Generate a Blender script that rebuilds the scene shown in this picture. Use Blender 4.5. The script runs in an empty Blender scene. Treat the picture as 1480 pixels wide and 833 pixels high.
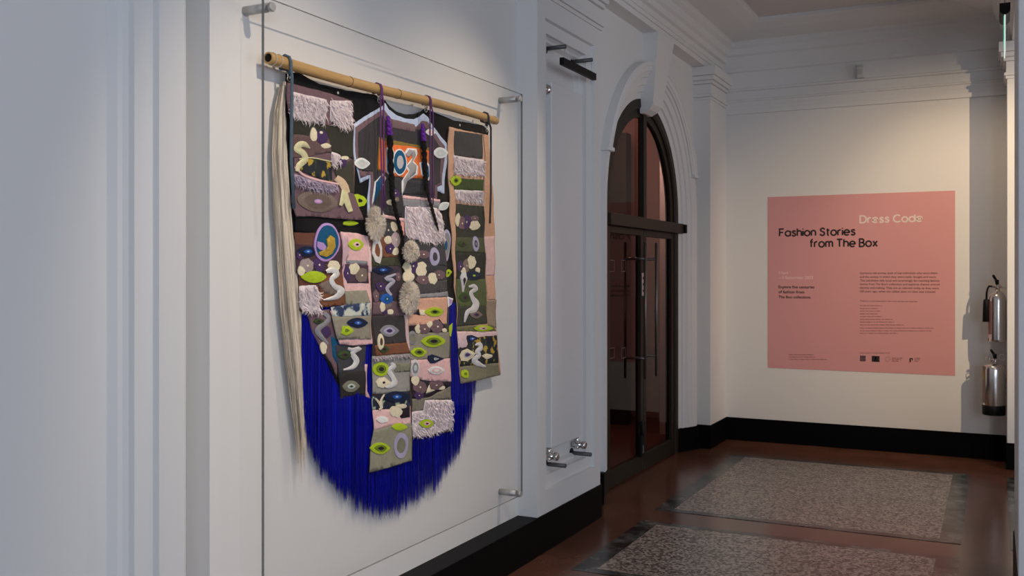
import bpy, bmesh, math, random
from mathutils import Vector, Matrix, noise
from mathutils.geometry import delaunay_2d_cdt

random.seed(7)
S = bpy.context.scene
COL = S.collection

# ------------------------------------------------------------------ camera, world, lights, exposure
FPX, CX, V0, H = 1394.0, 740.0, 396.5, 1.55
TH = math.radians(26.57)
FW = Vector((-math.sin(TH), math.cos(TH), 0)); RT = Vector((math.cos(TH), math.sin(TH), 0))
cam = bpy.data.cameras.new('camera')
cam.sensor_fit = 'HORIZONTAL'; cam.sensor_width = 36.0
cam.lens = 36.0 * FPX / 1480.0
cam.shift_y = -(416.5 - V0) / 1480.0
cam.clip_start = 0.05; cam.clip_end = 100
cam.dof.use_dof = True; cam.dof.focus_distance = 5.2; cam.dof.aperture_fstop = 4.5
co = bpy.data.objects.new('camera', cam); COL.objects.link(co)
co.location = (0, 0, H); co.rotation_euler = (math.pi / 2, 0, TH)
S.camera = co

w = bpy.data.worlds.new('world'); S.world = w; w.use_nodes = True
w.node_tree.nodes['Background'].inputs['Color'].default_value = (0.62, 0.72, 0.86, 1)
w.node_tree.nodes['Background'].inputs['Strength'].default_value = 0.5

S.view_settings.view_transform = 'Standard'; S.view_settings.look = 'None'
S.view_settings.gamma = 1.0; S.view_settings.use_curve_mapping = False
S.view_settings.exposure = 0.0


def area(name, loc, to, size, size_y, watts, color):
    l = bpy.data.lights.new(name, 'AREA'); l.shape = 'RECTANGLE'; l.size = size; l.size_y = size_y
    l.energy = watts; l.color = color
    o = bpy.data.objects.new(name, l); COL.objects.link(o); o.location = loc
    o.rotation_euler = (Vector(to) - Vector(loc)).to_track_quat('-Z', 'Y').to_euler()
    return o


def spot(name, loc, to, watts, color, angle, blend, radius=0.03):
    l = bpy.data.lights.new(name, 'SPOT'); l.energy = watts; l.color = color
    l.spot_size = math.radians(angle); l.spot_blend = blend; l.shadow_soft_size = radius
    o = bpy.data.objects.new(name, l); COL.objects.link(o); o.location = loc
    o.rotation_euler = (Vector(to) - Vector(loc)).to_track_quat('-Z', 'Y').to_euler()
    return o


area('window_daylight', (4.1, 0.5, 2.2), (-2.3, 1.9, 1.5), 2.6, 2.2, 50, (0.66, 0.80, 1.0))
area('back_daylight', (2.8, -3.1, 2.1), (0.3, 4.5, 1.5), 2.2, 2.2, 112, (0.72, 0.84, 1.0))
area('hall_daylight', (4.05, 6.6, 2.4), (-1, 6.8, 1.6), 2.4, 2.0, 38, (1.0, 0.93, 0.90))
spot('art_spot_near', (-0.35, 2.42, 3.62), (-2.33, 3.0, 1.35), 145, (1.0, 0.82, 0.62), 52, 0.8)
spot('art_spot_far', (-0.6, 4.84, 3.76), (-2.33, 3.85, 1.3), 130, (1.0, 0.82, 0.62), 54, 0.8)
spot('sign_spot', (2.05, 5.8, 3.25), (-0.35, 9.0, 1.7), 440, (1.0, 0.74, 0.46), 50, 0.9, 0.02)
spot('end_spot', (-0.5, 7.2, 3.75), (-0.1, 9.0, 1.3), 52, (1.0, 0.76, 0.52), 70, 0.8, 0.03)

# ------------------------------------------------------------------ materials
MATS = {}


def lin(c):
    return c / 12.92 if c <= 0.04045 else ((c + 0.055) / 1.055) ** 2.4


def rgb(r, g, b, k=1.0):
    return tuple(min(0.88, lin(v / 255.0) * k) for v in (r, g, b)) + (1,)


def mat(name, color, rough=0.6, metal=0.0, bump=0.0, scale=60.0, mottle=0.0, spec=0.5, stretch=None):
    if name in MATS: return MATS[name]
    m = bpy.data.materials.new(name); m.use_nodes = True
    nt = m.node_tree; b = nt.nodes['Principled BSDF']
    b.inputs['Base Color'].default_value = color
    b.inputs['Roughness'].default_value = rough; b.inputs['Metallic'].default_value = metal
    b.inputs['Specular IOR Level'].default_value = spec
    if bump or mottle:
        tc = nt.nodes.new('ShaderNodeTexCoord'); mp = nt.nodes.new('ShaderNodeMapping')
        if stretch: mp.inputs['Scale'].default_value = stretch
        nz = nt.nodes.new('ShaderNodeTexNoise'); nz.inputs['Scale'].default_value = scale; nz.inputs['Detail'].default_value = 5
        nt.links.new(tc.outputs['Object'], mp.inputs['Vector']); nt.links.new(mp.outputs['Vector'], nz.inputs['Vector'])
        if mottle:
            mx = nt.nodes.new('ShaderNodeMixRGB')
            mx.inputs[1].default_value = tuple(c * (1 - mottle) for c in color[:3]) + (1,)
            mx.inputs[2].default_value = tuple(min(1, c * (1 + mottle)) for c in color[:3]) + (1,)
            nt.links.new(nz.outputs['Fac'], mx.inputs[0]); nt.links.new(mx.outputs[0], b.inputs['Base Color'])
        if bump:
            bp = nt.nodes.new('ShaderNodeBump'); bp.inputs['Strength'].default_value = bump; bp.inputs['Distance'].default_value = 0.003
            nt.links.new(nz.outputs['Fac'], bp.inputs['Height']); nt.links.new(bp.outputs['Normal'], b.inputs['Normal'])
    MATS[name] = m
    return m


PLASTER = mat('white_painted_plaster', (0.74, 0.735, 0.73, 1), 0.62, bump=0.05, scale=25)
BOARD = mat('white_lining_board', (0.80, 0.785, 0.765, 1), 0.6, bump=0.03, scale=30)
CEIL = mat('ceiling_paint', (0.66, 0.63, 0.62, 1), 0.8)
BLACK = mat('black_gloss_plinth', (0.003, 0.003, 0.004, 1), 0.45, spec=0.05)
WHITE_METAL = mat('white_enamel', (0.76, 0.76, 0.77, 1), 0.4)
STEEL = mat('brushed_steel', (0.55, 0.54, 0.52, 1), 0.35, 1.0)
CHROME = mat('polished_chrome', (0.72, 0.70, 0.68, 1), 0.12, 1.0)
STAINLESS = mat('polished_stainless', (0.80, 0.78, 0.75, 1), 0.24, 1.0)
PEG = mat('dark_grey_rod', (0.12, 0.12, 0.125, 1), 0.5, 0.3)
BLACKP = mat('black_plastic', (0.008, 0.008, 0.009, 1), 0.5, spec=0.15)
BRONZE = mat('dark_bronze_frame', (0.022, 0.016, 0.010, 1), 0.5, 0.0, mottle=0.2, scale=8, spec=0.2)
GREYP = mat('grey_plastic', (0.62, 0.61, 0.60, 1), 0.5)
PINK = mat('pink_vinyl', (0.66, 0.315, 0.325, 1), 0.6)
INKB = mat('black_vinyl_print', (0.02, 0.012, 0.014, 1), 0.6)
INKD = mat('dark_print', (0.11, 0.035, 0.04, 1), 0.6)
INKW = mat('white_vinyl_print', (0.80, 0.66, 0.62, 1), 0.6)
INKP = mat('pale_print', (0.86, 0.66, 0.64, 1), 0.6)


def glass_mat(name, tint, gloss=0.08, ior=1.45, rough=0.01):
    m = bpy.data.materials.new(name); m.use_nodes = True; nt = m.node_tree; nt.nodes.clear()
    out = nt.nodes.new('ShaderNodeOutputMaterial'); mx = nt.nodes.new('ShaderNodeMixShader')
    tr = nt.nodes.new('ShaderNodeBsdfTransparent'); tr.inputs['Color'].default_value = tint + (1,)
    gl = nt.nodes.new('ShaderNodeBsdfGlossy'); gl.inputs['Roughness'].default_value = rough
    fr = nt.nodes.new('ShaderNodeFresnel'); fr.inputs['IOR'].default_value = ior
    ge = nt.nodes.new('ShaderNodeNewGeometry'); fm = nt.nodes.new('ShaderNodeMath'); fm.operation = 'MULTIPLY_ADD'   # only the outer side of a sheet reflects
    fm.inputs[1].default_value = -1.0; fm.inputs[2].default_value = 1.0; fx = nt.nodes.new('ShaderNodeMath'); fx.operation = 'MULTIPLY'
    nt.links.new(ge.outputs['Backfacing'], fm.inputs[0]); nt.links.new(fm.outputs[0], fx.inputs[0]); nt.links.new(fr.outputs[0], fx.inputs[1])
    nt.links.new(fx.outputs[0], mx.inputs[0]); nt.links.new(tr.outputs[0], mx.inputs[1]); nt.links.new(gl.outputs[0], mx.inputs[2])
    nt.links.new(mx.outputs[0], out.inputs['Surface'])
    return m


ACRYL = glass_mat('clear_acrylic', (0.985, 0.985, 0.985), ior=1.12)
ACRYL_EDGE = mat('acrylic_polished_edge', (0.20, 0.21, 0.205, 1), 0.2)
DOOR_GLASS = glass_mat('tinted_door_glass', (0.66, 0.56, 0.52), ior=1.17)


def floor_mats():
    def base(name, c1, c2, scale, rough, kind='noise', detail=6, pos=(0.35, 0.65)):
        m = bpy.data.materials.new(name); m.use_nodes = True; nt = m.node_tree; b = nt.nodes['Principled BSDF']
        tc = nt.nodes.new('ShaderNodeTexCoord')
        if kind == 'noise':
            t = nt.nodes.new('ShaderNodeTexNoise'); t.inputs['Detail'].default_value = detail; t.inputs['Roughness'].default_value = 0.65
            fac = t.outputs['Fac']
        else:
            t = nt.nodes.new('ShaderNodeTexVoronoi'); fac = t.outputs['Color']
        t.inputs['Scale'].default_value = scale
        nt.links.new(tc.outputs['Object'], t.inputs['Vector'])
        r = nt.nodes.new('ShaderNodeValToRGB'); r.color_ramp.elements[0].position = pos[0]; r.color_ramp.elements[1].position = pos[1]
        r.color_ramp.elements[0].color = c1; r.color_ramp.elements[1].color = c2
        nt.links.new(fac, r.inputs[0]); nt.links.new(r.outputs[0], b.inputs['Base Color'])
        b.inputs['Roughness'].default_value = rough
        b.inputs['Specular IOR Level'].default_value = 0.5
        return m
    brown = base('red_brown_terrazzo', (0.118, 0.047, 0.028, 1), (0.17, 0.072, 0.046, 1), 3.0, 0.2)
    grey = base('grey_terrazzo', (0.10, 0.078, 0.064, 1), (0.52, 0.44, 0.37, 1), 72.0, 0.28, 'vor', pos=(0.3, 0.72))
    marb = base('dark_green_marble', (0.014, 0.016, 0.015, 1), (0.22, 0.23, 0.21, 1), 6.0, 0.22, pos=(0.45, 0.72))
    return brown, grey, marb


BROWN_T, GREY_T, MARBLE = floor_mats()

# ------------------------------------------------------------------ mesh helpers


def tag(o, label=None, cat=None, group=None, kind=None):
    if label: o['label'] = label
    if cat: o['category'] = cat
    if group: o['group'] = group
    if kind: o['kind'] = kind
    return o


def link(name, me, mats, parent=None, smooth=False, kind=None):
    if not isinstance(mats, (list, tuple)): mats = [mats]
    for m in mats: me.materials.append(m)
    if smooth:
        for p in me.polygons: p.use_smooth = True
    o = bpy.data.objects.new(name, me); COL.objects.link(o)
    if parent is not None:
        o.parent = parent; o.matrix_parent_inverse = parent.matrix_basis.inverted()
    if kind: o['kind'] = kind
    return o


def from_bm(name, bm, mats, parent=None, smooth=False, kind=None):
    me = bpy.data.meshes.new(name); bm.to_mesh(me); bm.free()
    return link(name, me, mats, parent, smooth, kind)


def from_data(name, v, f, mats, parent=None, smooth=False, kind=None, idx=None):
    me = bpy.data.meshes.new(name); me.from_pydata([tuple(p) for p in v], [], f); 
    o = link(name, me, mats, parent, smooth, kind)
    if idx:
        for p, i in zip(me.polygons, idx): p.material_index = i
    me.update()
    return o


def empty(name, loc):
    o = bpy.data.objects.new(name, None); COL.objects.link(o); o.location = loc; o.empty_display_size = 0.1
    return o


def add_box(bm, x0, x1, y0, y1, z0, z1, bevel=0.0, mi=0):
    r = bmesh.ops.create_cube(bm, size=1.0)
    vs = r['verts']
    for v in vs:
        v.co = Vector((x0 + (v.co.x + .5) * (x1 - x0), y0 + (v.co.y + .5) * (y1 - y0), z0 + (v.co.z + .5) * (z1 - z0)))
    fs = set(f for v in vs for f in v.link_faces)
    for f in fs: f.material_index = mi
    if bevel:
        es = list(set(e for v in vs for e in v.link_edges))
        bmesh.ops.bevel(bm, geom=es, offset=bevel, segments=2, affect='EDGES', profile=0.5)


def box(name, x0, x1, y0, y1, z0, z1, m, parent=None, bevel=0.0, kind=None):
    bm = bmesh.new(); add_box(bm, x0, x1, y0, y1, z0, z1, bevel)
    return from_bm(name, bm, m, parent, kind=kind)


def add_tube(bm, pts, r, seg=12, cap=True, mi=0, smooth=True):
    pts = [Vector(p) for p in pts]; n = len(pts)
    rs = r if isinstance(r, (list, tuple)) else [r] * n
    rings = []; prev = None
    for i, p in enumerate(pts):
        t = (pts[min(i + 1, n - 1)] - pts[max(i - 1, 0)]).normalized()
        if prev is None:
            a = Vector((0, 0, 1)) if abs(t.z) < 0.9 else Vector((1, 0, 0))
            u = t.cross(a).normalized()
        else:
            u = (prev - t * prev.dot(t)).normalized()
        prev = u; v = t.cross(u)
        rings.append([bm.verts.new(p + (u * math.cos(2 * math.pi * k / seg) + v * math.sin(2 * math.pi * k / seg)) * rs[i]) for k in range(seg)])
    for a, b in zip(rings, rings[1:]):
        for k in range(seg):
            f = bm.faces.new((a[k], a[(k + 1) % seg], b[(k + 1) % seg], b[k])); f.material_index = mi; f.smooth = smooth
    if cap:
        f = bm.faces.new(rings[0][::-1]); f.material_index = mi
        f = bm.faces.new(rings[-1]); f.material_index = mi


def tube(name, pts, r, m, parent=None, seg=12, kind=None):
    bm = bmesh.new(); add_tube(bm, pts, r, seg)
    bmesh.ops.recalc_face_normals(bm, faces=bm.faces)
    return from_bm(name, bm, m, parent, kind=kind)


def add_lathe(bm, prof, cx, cy, seg=32, mi=0):
    rings = []
    for (r, z) in prof:
        rings.append([bm.verts.new((cx + r * math.cos(2 * math.pi * k / seg), cy + r * math.sin(2 * math.pi * k / seg), z)) for k in range(seg)])
    for a, b in zip(rings, rings[1:]):
        for k in range(seg):
            f = bm.faces.new((a[k], a[(k + 1) % seg], b[(k + 1) % seg], b[k])); f.smooth = True; f.material_index = mi
    bm.faces.new(rings[0][::-1]); bm.faces.new(rings[-1])


def lathe(name, prof, cx, cy, m, parent=None, seg=32):
    bm = bmesh.new(); add_lathe(bm, prof, cx, cy, seg)
    bmesh.ops.recalc_face_normals(bm, faces=bm.faces)
    return from_bm(name, bm, m, parent)


def prism_y(name, prof, y0, y1, m, parent=None, kind=None):
    """profile of (x, z) points swept along Y"""
    n = len(prof)
    v = [(x, y0, z) for x, z in prof] + [(x, y1, z) for x, z in prof]
    f = [(i, (i + 1) % n, n + (i + 1) % n, n + i) for i in range(n)] + [tuple(range(n))[::-1], tuple(range(n, 2 * n))]
    bm = bmesh.new(); vs = [bm.verts.new(p) for p in v]
    for q in f: bm.faces.new([vs[i] for i in q])
    bmesh.ops.recalc_face_normals(bm, faces=bm.faces)
    return from_bm(name, bm, m, parent, kind=kind)


def prism_x(name, prof, x0, x1, m, parent=None, kind=None):
    """profile of (y, z) points swept along X"""
    n = len(prof)
    bm = bmesh.new()
    a = [bm.verts.new((x0, y, z)) for y, z in prof]; b = [bm.verts.new((x1, y, z)) for y, z in prof]
    for i in range(n): bm.faces.new((a[i], a[(i + 1) % n], b[(i + 1) % n], b[i]))
    bm.faces.new(a[::-1]); bm.faces.new(b)
    bmesh.ops.recalc_face_normals(bm, faces=bm.faces)
    return from_bm(name, bm, m, parent, kind=kind)


def ray(u, v):
    return FW + RT * ((u - CX) / FPX) + Vector((0, 0, 1)) * ((V0 - v) / FPX)


def at_x(u, v, x):
    d = ray(u, v); t = x / d.x
    return Vector((x, d.y * t, H + d.z * t))


def at_y(u, v, y):
    d = ray(u, v); t = y / d.y
    return Vector((d.x * t, y, H + d.z * t))


# ------------------------------------------------------------------ setting: levels and planes
XB, XP, XW = -2.364, -2.245, -2.47        # bay lining, pilaster front, wall behind
XA, XF = -2.40, -2.285                     # arch wall, fascia of the entablature
ZS, ZC = 3.39, 3.795                        # soffit, ceiling
YF = 9.0                                   # end wall


def slab(name, x0, x1, y0, y1, z0, z1, m): return box(name, x0, x1, y0, y1, z0, z1, m, kind='structure')


floor = slab('floor', -2.62, 4.2, -3.3, 9.2, -0.12, 0.0, BROWN_T)
slab('ceiling', -2.9, 4.3, -3.3, 9.2, ZC + 0.02, ZC + 0.14, CEIL)
slab('wall_far', -2.9, 4.3, YF, YF + 0.2, 0.0, ZC + 0.02, PLASTER)
slab('wall_left', -2.62, XW, -3.3, 5.6, 0.0, ZC + 0.02, PLASTER)


def wall_with_window(name, x0, x1, y0, y1, wx0, wx1, wz0, wz1):
    bm = bmesh.new(); z1 = ZC + 0.02
    add_box(bm, x0, wx0, y0, y1, 0, z1); add_box(bm, wx1, x1, y0, y1, 0, z1)
    add_box(bm, wx0, wx1, y0, y1, 0, wz0); add_box(bm, wx0, wx1, y0, y1, wz1, z1)
    return from_bm(name, bm, PLASTER, kind='structure')


bm = bmesh.new()
for y0_, y1_, z0_, z1_ in ((-3.3, -.9, 0, ZC), (1.9, 5.3, 0, ZC), (7.9, YF, 0, ZC), (-.9, 1.9, 0, 1.0), (-.9, 1.9, 3.4, ZC), (5.3, 7.9, 0, 1.2), (5.3, 7.9, 3.5, ZC)):
    add_box(bm, 4.2, 4.3, y0_, y1_, z0_, z1_ + (0.02 if z1_ == ZC else 0))
from_bm('wall_right', bm, PLASTER, kind='structure')
wall_with_window('wall_back', -2.9, 4.3, -3.4, -3.2, 1.6, 4.0, 0.9, 3.3)

# floor inlays: grey terrazzo panels inside strips of dark marble (the strips cut into lengths)


def inlay(x0, x1, y0, y1, bw):
    box('terrazzo_panel', x0 + bw, x1 - bw, y0 + bw * .62, y1 - bw * .62, -0.01, 0.0025, GREY_T, floor)
    def strip(a0, a1, b0, b1, n, along):
        for i in range(n):
            if along == 'y':
                s = (b1 - b0) / n; box('marble_strip', a0, a1, b0 + i * s + .001, b0 + (i + 1) * s - .001, -0.01, 0.0025, MARBLE, floor)
            else:
                s = (a1 - a0) / n; box('marble_strip', a0 + i * s + .001, a0 + (i + 1) * s - .001, b0, b1, -0.01, 0.0025, MARBLE, floor)
    strip(x0, x0 + bw, y0, y1, 5, 'y'); strip(x1 - bw, x1, y0, y1, 5, 'y')
    strip(x0 + bw, x1 - bw, y0, y0 + bw * .62, 4, 'x'); strip(x0 + bw, x1 - bw, y1 - bw * .62, y1, 4, 'x')


inlay(-2.0, -0.172, 6.09, 8.25, 0.115)
inlay(-1.98, -0.17, 4.66, 5.80, 0.115)
inlay(0.085, 1.9, 6.09, 8.25, 0.115)

# ------------------------------------------------------------------ pilasters with sunk panels
PZ0, PZ1 = 0.211, 3.10


def pilaster(name, y0, y1):
    t = empty(name, (XP, (y0 + y1) / 2, 0)); t['kind'] = 'structure'
    x = XP; m = 0.104; zb, zt = 0.34, 2.985          # sunk panel between these heights
    bm = bmesh.new()
    loops = []
    steps = [(0.0, x), (0.004, x - .022), (0.070, x - .026), (0.074, x - .045), (0.084, x - .060), (0.096, x - .066), (0.112, x - .092)]
    outer = [(x, y0, PZ0), (x, y1, PZ0), (x, y1, ZS), (x, y0, ZS)]
    ov = [bm.verts.new(p) for p in outer]
    prev = ov
    for d, xx in steps:
        a = m + d
        c = [bm.verts.new(p) for p in ((xx, y0 + a, zb + d), (xx, y1 - a, zb + d), (xx, y1 - a, zt - d), (xx, y0 + a, zt - d))]
        for k in range(4): bm.faces.new((prev[k], prev[(k + 1) % 4], c[(k + 1) % 4], c[k]))
        prev = c
    bm.faces.new(prev)
    back = [bm.verts.new((XW + 0.002, p[1], p[2])) for p in outer]
    for k in range(4): bm.faces.new((ov[(k + 1) % 4], ov[k], back[k], back[(k + 1) % 4]))
    bm.faces.new(back[::-1])
    bmesh.ops.recalc_face_normals(bm, faces=bm.faces)
    from_bm('pilaster_shaft', bm, PLASTER, t)
    # capital: three stacked mouldings
    bm = bmesh.new()
    for p, z0, z1 in ((.012, 3.10, 3.125), (.022, 3.125, 3.15), (.008, 3.15, 3.24), (.026, 3.24, 3.27), (.045, 3.27, 3.31), (.06, 3.31, ZS)):
        add_box(bm, x - .02, x + p, y0 - p, y1 + p, z0, z1 - .001, 0.004)
    from_bm('capital', bm, PLASTER, t)
    return t


pilaster('trim_1', 1.28, 2.222)
pilaster('trim_2', 4.80, 5.745)


def corner_pilaster(name, x0, x1, y0, y1):
    t = empty(name, ((x0 + x1) / 2, (y0 + y1) / 2, 0)); t['kind'] = 'structure'
    box('pilaster_shaft', x0, x1, y0, y1, 0.0, ZS, PLASTER, t, 0.004)
    bm = bmesh.new()
    for p, z0, z1 in ((.012, 3.10, 3.125), (.022, 3.125, 3.15), (.008, 3.15, 3.24), (.026, 3.24, 3.27), (.045, 3.27, 3.31), (.06, 3.31, ZS)):
        add_box(bm, x0 - p, x1 + p, y0 - p, y1, z0, z1 - .001, 0.004)
    from_bm('capital', bm, PLASTER, t)
    return t


corner_pilaster('trim_3', -2.6, -2.25, 8.43, YF)
corner_pilaster('trim_4', 0.09, 0.62, 8.60, YF)


def column_right(name):
    t = empty(name, (0.4, 5.28, 0)); t['kind'] = 'structure'
    box('pilaster_shaft', 0.095, 0.70, 4.87, 5.75, 0.18, ZS, PLASTER, t, 0.006)
    bm = bmesh.new()
    for p, z0, z1 in ((.012, 3.10, 3.125), (.022, 3.125, 3.15), (.008, 3.15, 3.24), (.026, 3.24, 3.27), (.045, 3.27, 3.31), (.06, 3.31, ZS)):
        add_box(bm, .095 - p, .70 + p, 4.87 - p, 5.75 + p, z0, z1 - .001, 0.004)
    from_bm('capital', bm, PLASTER, t)


column_right('trim_5')

# lining board of the artwork bay, standing proud of the wall behind
box('wall_left_lining', XW + .001, XB, 2.450, 4.80, 0.205, ZS, BOARD, kind='structure')

# black plinths
def plinth(name, x0, x1, y0, y1, z1=0.211):
    return box(name, x0, x1, y0, y1, 0.0, z1, BLACK, kind='structure', bevel=0.003)


plinth('baseboard_left', XW, -2.236, -3.2, 5.757)
plinth('baseboard_left.001', XA, -2.243, 8.42, YF)
plinth('baseboard_far', -2.25, 0.09, YF - .012, YF)
plinth('baseboard_right', 0.082, 0.63, 8.59, YF)
plinth('baseboard_right.001', 0.088, 0.71, 4.86, 5.76, 0.19)

# entablature: fascia + cornice, one length per wall, mitred by overlap
PROF = [(0.0, ZS), (0.0, 3.43), (.012, 3.432), (.012, 3.462), (.02, 3.464), (.03, 3.50), (.055, 3.512), (.06, 3.555), (.085, 3.575),
        (.09, 3.63), (.12, 3.655), (.12, 3.672), (.135, 3.69), (.20, 3.705), (.32, 3.735), (.41, 3.772), (.43, 3.79), (.43, ZC + .03), (-.12, ZC + .03), (-.12, ZS)]
prism_y('trim_6', [(XF + p, z) for p, z in PROF], -3.2, YF, PLASTER, kind='structure')
prism_y('trim_7', [(0.125 - p, z) for p, z in PROF], 4.84, YF, PLASTER, kind='structure')
FAR = [(0.0, 3.040), (.024, 3.040), (.026, 3.078), (.022, 3.080), (.028, 3.112), (.024, 3.114), (.030, 3.148), (.040, 3.154), (.042, 3.166), (.030, 3.172), (.030, 3.245), (.046, 3.252), (.05, 3.268),
       (.034, 3.275), (.034, 3.42), (.05, 3.43), (.05, 3.455), (.058, 3.47), (.075, 3.515), (.085, 3.56), (.105, 3.575), (.11, 3.63), (.13, 3.655), (.13, 3.672),
       (.145, 3.69), (.20, 3.705), (.32, 3.735), (.41, 3.772), (.43, 3.79), (.43, ZC + .03), (0, ZC + .03)]
prism_x('trim_8', [(YF - p, z) for p, z in FAR], -2.42, 0.14, PLASTER, kind='structure')

# ------------------------------------------------------------------ arched doorway
AY, AZ, AR = 7.24, 2.04, 0.885            # arch centre, springing, radius of the frame
XD = -2.46


def arch_path(r, z0, n=28):
    p = [(AY + r, z0)]
    for i in range(n + 1):
        a = math.pi * i / n
        p.append((AY + r * math.cos(a), AZ + r * math.sin(a)))
    p.append((AY - r, z0))
    return p


def cdt_fill(outline, inner=()):
    res = delaunay_2d_cdt([Vector(p) for p in outline] + [Vector(p) for p in inner], [], [list(range(len(outline)))], 1, 1e-6)
    return res[0], res[2]


def plate(name, outline, x0, x1, m, parent=None, kind=None):
    """flat sheet outlined in (y, z), from x0 (back) to x1 (front)"""
    vs, fs = cdt_fill(outline)
    bm = bmesh.new()
    f1 = [bm.verts.new((x1, v[0], v[1])) for v in vs]
    for f in fs:
        try: bm.faces.new([f1[i] for i in f])
        except ValueError: pass
    r = bmesh.ops.extrude_face_region(bm, geom=list(bm.faces))
    for g in r['geom']:
        if isinstance(g, bmesh.types.BMVert): g.co.x = x0
    bmesh.ops.recalc_face_normals(bm, faces=bm.faces)
    return from_bm(name, bm, m, parent, kind=kind)


hole = arch_path(1.11, 0.0)
plate('wall_left.001', [(5.70, 0.0), (5.70, ZC), (8.9, ZC), (8.9, 0.0)] + hole, XA - .2, XA, PLASTER, kind='structure')


def sweep_arch(name, prof, z0, m, parent=None, kind=None, n=40):
    """profile of (radius, x) carried up one jamb, over the arch and down the other"""
    rows = []
    for k in range(n + 3):
        row = []
        for r, x in prof:
            p = arch_path(r, z0, n)[k]; row.append((x, p[0], p[1]))
        rows.append(row)
    v = [p for row in rows for p in row]; c = len(prof)
    f = []
    for i in range(len(rows) - 1):
        for j in range(c - 1):
            f.append((i * c + j, i * c + j + 1, (i + 1) * c + j + 1, (i + 1) * c + j))
    o = from_data(name, v, f, m, parent, kind=kind)
    bm = bmesh.new(); bm.from_mesh(o.data); bmesh.ops.recalc_face_normals(bm, faces=bm.faces); bm.to_mesh(o.data); bm.free()
    return o


arch_trim = empty('trim_9', (XA, AY, 0)); arch_trim['kind'] = 'structure'
sweep_arch('arch_casing', [(.875, -2.56), (.875, -2.452), (.90, -2.446), (.925, -2.438), (.93, -2.424), (.975, -2.412), (.98, -2.398),
                           (1.03, -2.386), (1.035, -2.374), (1.10, -2.358), (1.125, -2.354), (1.13, -2.41)], 0.21, PLASTER, arch_trim)
box('jamb_reveal', -2.468, -2.456, AY + .884, AY + .894, 0.0, 0.212, PLASTER, arch_trim)


def arc_band(name, prof, zmin, m, parent, n=40):
    r0 = prof[0][0]
    def ang(r): return math.asin(min(1, (zmin - AZ) / r))
    v, f = [], []; c = len(prof)
    for k in range(n + 1):
        for r, x in prof:
            a0 = ang(r); a = a0 + (math.pi - 2 * a0) * k / n
            v.append((x, AY + r * math.cos(a), AZ + r * math.sin(a)))
    for k in range(n):
        for j in range(c - 1):
            f.append((k * c + j, k * c + j + 1, (k + 1) * c + j + 1, (k + 1) * c + j))
    f.append(tuple(range(c))); f.append(tuple(range(n * c, n * c + c))[::-1])
    bm = bmesh.new(); vs = [bm.verts.new(p) for p in v]
    for q in f: bm.faces.new([vs[i] for i in q])
    bmesh.ops.recalc_face_normals(bm, faces=bm.faces)
    return from_bm(name, bm, m, parent)


arc_band('hood_mould', [(1.06, -2.42), (1.06, -2.356), (1.075, -2.350), (1.08, -2.342), (1.115, -2.338), (1.12, -2.330), (1.14, -2.330), (1.15, -2.338), (1.15, -2.42)], 2.42, PLASTER, arch_trim)
for s in (-1, 1):
    y = AY + s * 1.05
    box('label_stop', -2.41, -2.332, y - .055, y + .055, 2.392, 2.42, PLASTER, arch_trim, 0.005)
    # splayed black plinth block under the jamb casing
    ya, yb = AY + s * .895, AY + s * 1.175
    bm = bmesh.new()
    pts = [(-2.448, ya), (-2.343, yb), (-2.41, yb), (-2.52, ya)]
    lo = [bm.verts.new((x, yy, 0)) for x, yy in pts]; hi = [bm.verts.new((x, yy, .212)) for x, yy in pts]
    for k in range(4): bm.faces.new((lo[k], lo[(k + 1) % 4], hi[(k + 1) % 4], hi[k]))
    bm.faces.new(lo[::-1]); bm.faces.new(hi); bmesh.ops.recalc_face_normals(bm, faces=bm.faces)
    from_bm('plinth_block', bm, BLACK, arch_trim)

# keystone
bm = bmesh.new()
kz0, kz1 = 2.80, ZS
def kring(z, hw, xf): return [bm.verts.new(p) for p in ((XA - .06, AY - hw, z), (xf, AY - hw, z), (xf, AY + hw, z), (XA - .06, AY + hw, z))]
q = [kring(2.80, .10, -2.43), kring(2.825, .102, -2.385), kring(2.86, .108, -2.352), kring(kz1 + .002, .205, -2.278)]
for a, b in zip(q, q[1:]):
    for k in range(4): bm.faces.new((a[k], a[(k + 1) % 4], b[(k + 1) % 4], b[k]))
bm.faces.new(q[0][::-1]); bm.faces.new(q[-1]); bmesh.ops.recalc_face_normals(bm, faces=bm.faces)
from_bm('keystone', bm, PLASTER, arch_trim)

# the door itself
door = empty('door_1', (XD, AY, 0)); door['kind'] = 'structure'
sweep_arch('door_frame', [(.80, XD - .08), (.80, XD), (.815, XD + .012), (.875, XD + .012), (.884, XD), (.884, XD - .08)], 0.0, BRONZE, door)
box('transom_bar', XD - .03, XD + .055, AY - .87, AY + .90, 1.900, 1.985, BRONZE, door, 0.005)
box('transom_end_cap', XD + .0, XD + .075, AY + .895, AY + .935, 1.905, 1.98, BLACKP, door, 0.004)
box('fanlight_mullion', XD - .04, XD + .01, AY - .035, AY + .035, 1.97, AZ + .80, BRONZE, door, 0.004)
sweep_arch('fanlight_rim', [(.735, XD - .05), (.735, XD - .012), (.80, XD - .012)], 1.97, BRONZE, door)


def half_arch(s, r, z0, n=18):
    p = [(AY + s * .03, z0), (AY + s * r, z0)]
    for i in range(n + 1):
        a = math.pi / 2 * i / n; p.append((AY + s * (.03 + (r - .03) * math.cos(a)), AZ + r * math.sin(a)))
    return p


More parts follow.
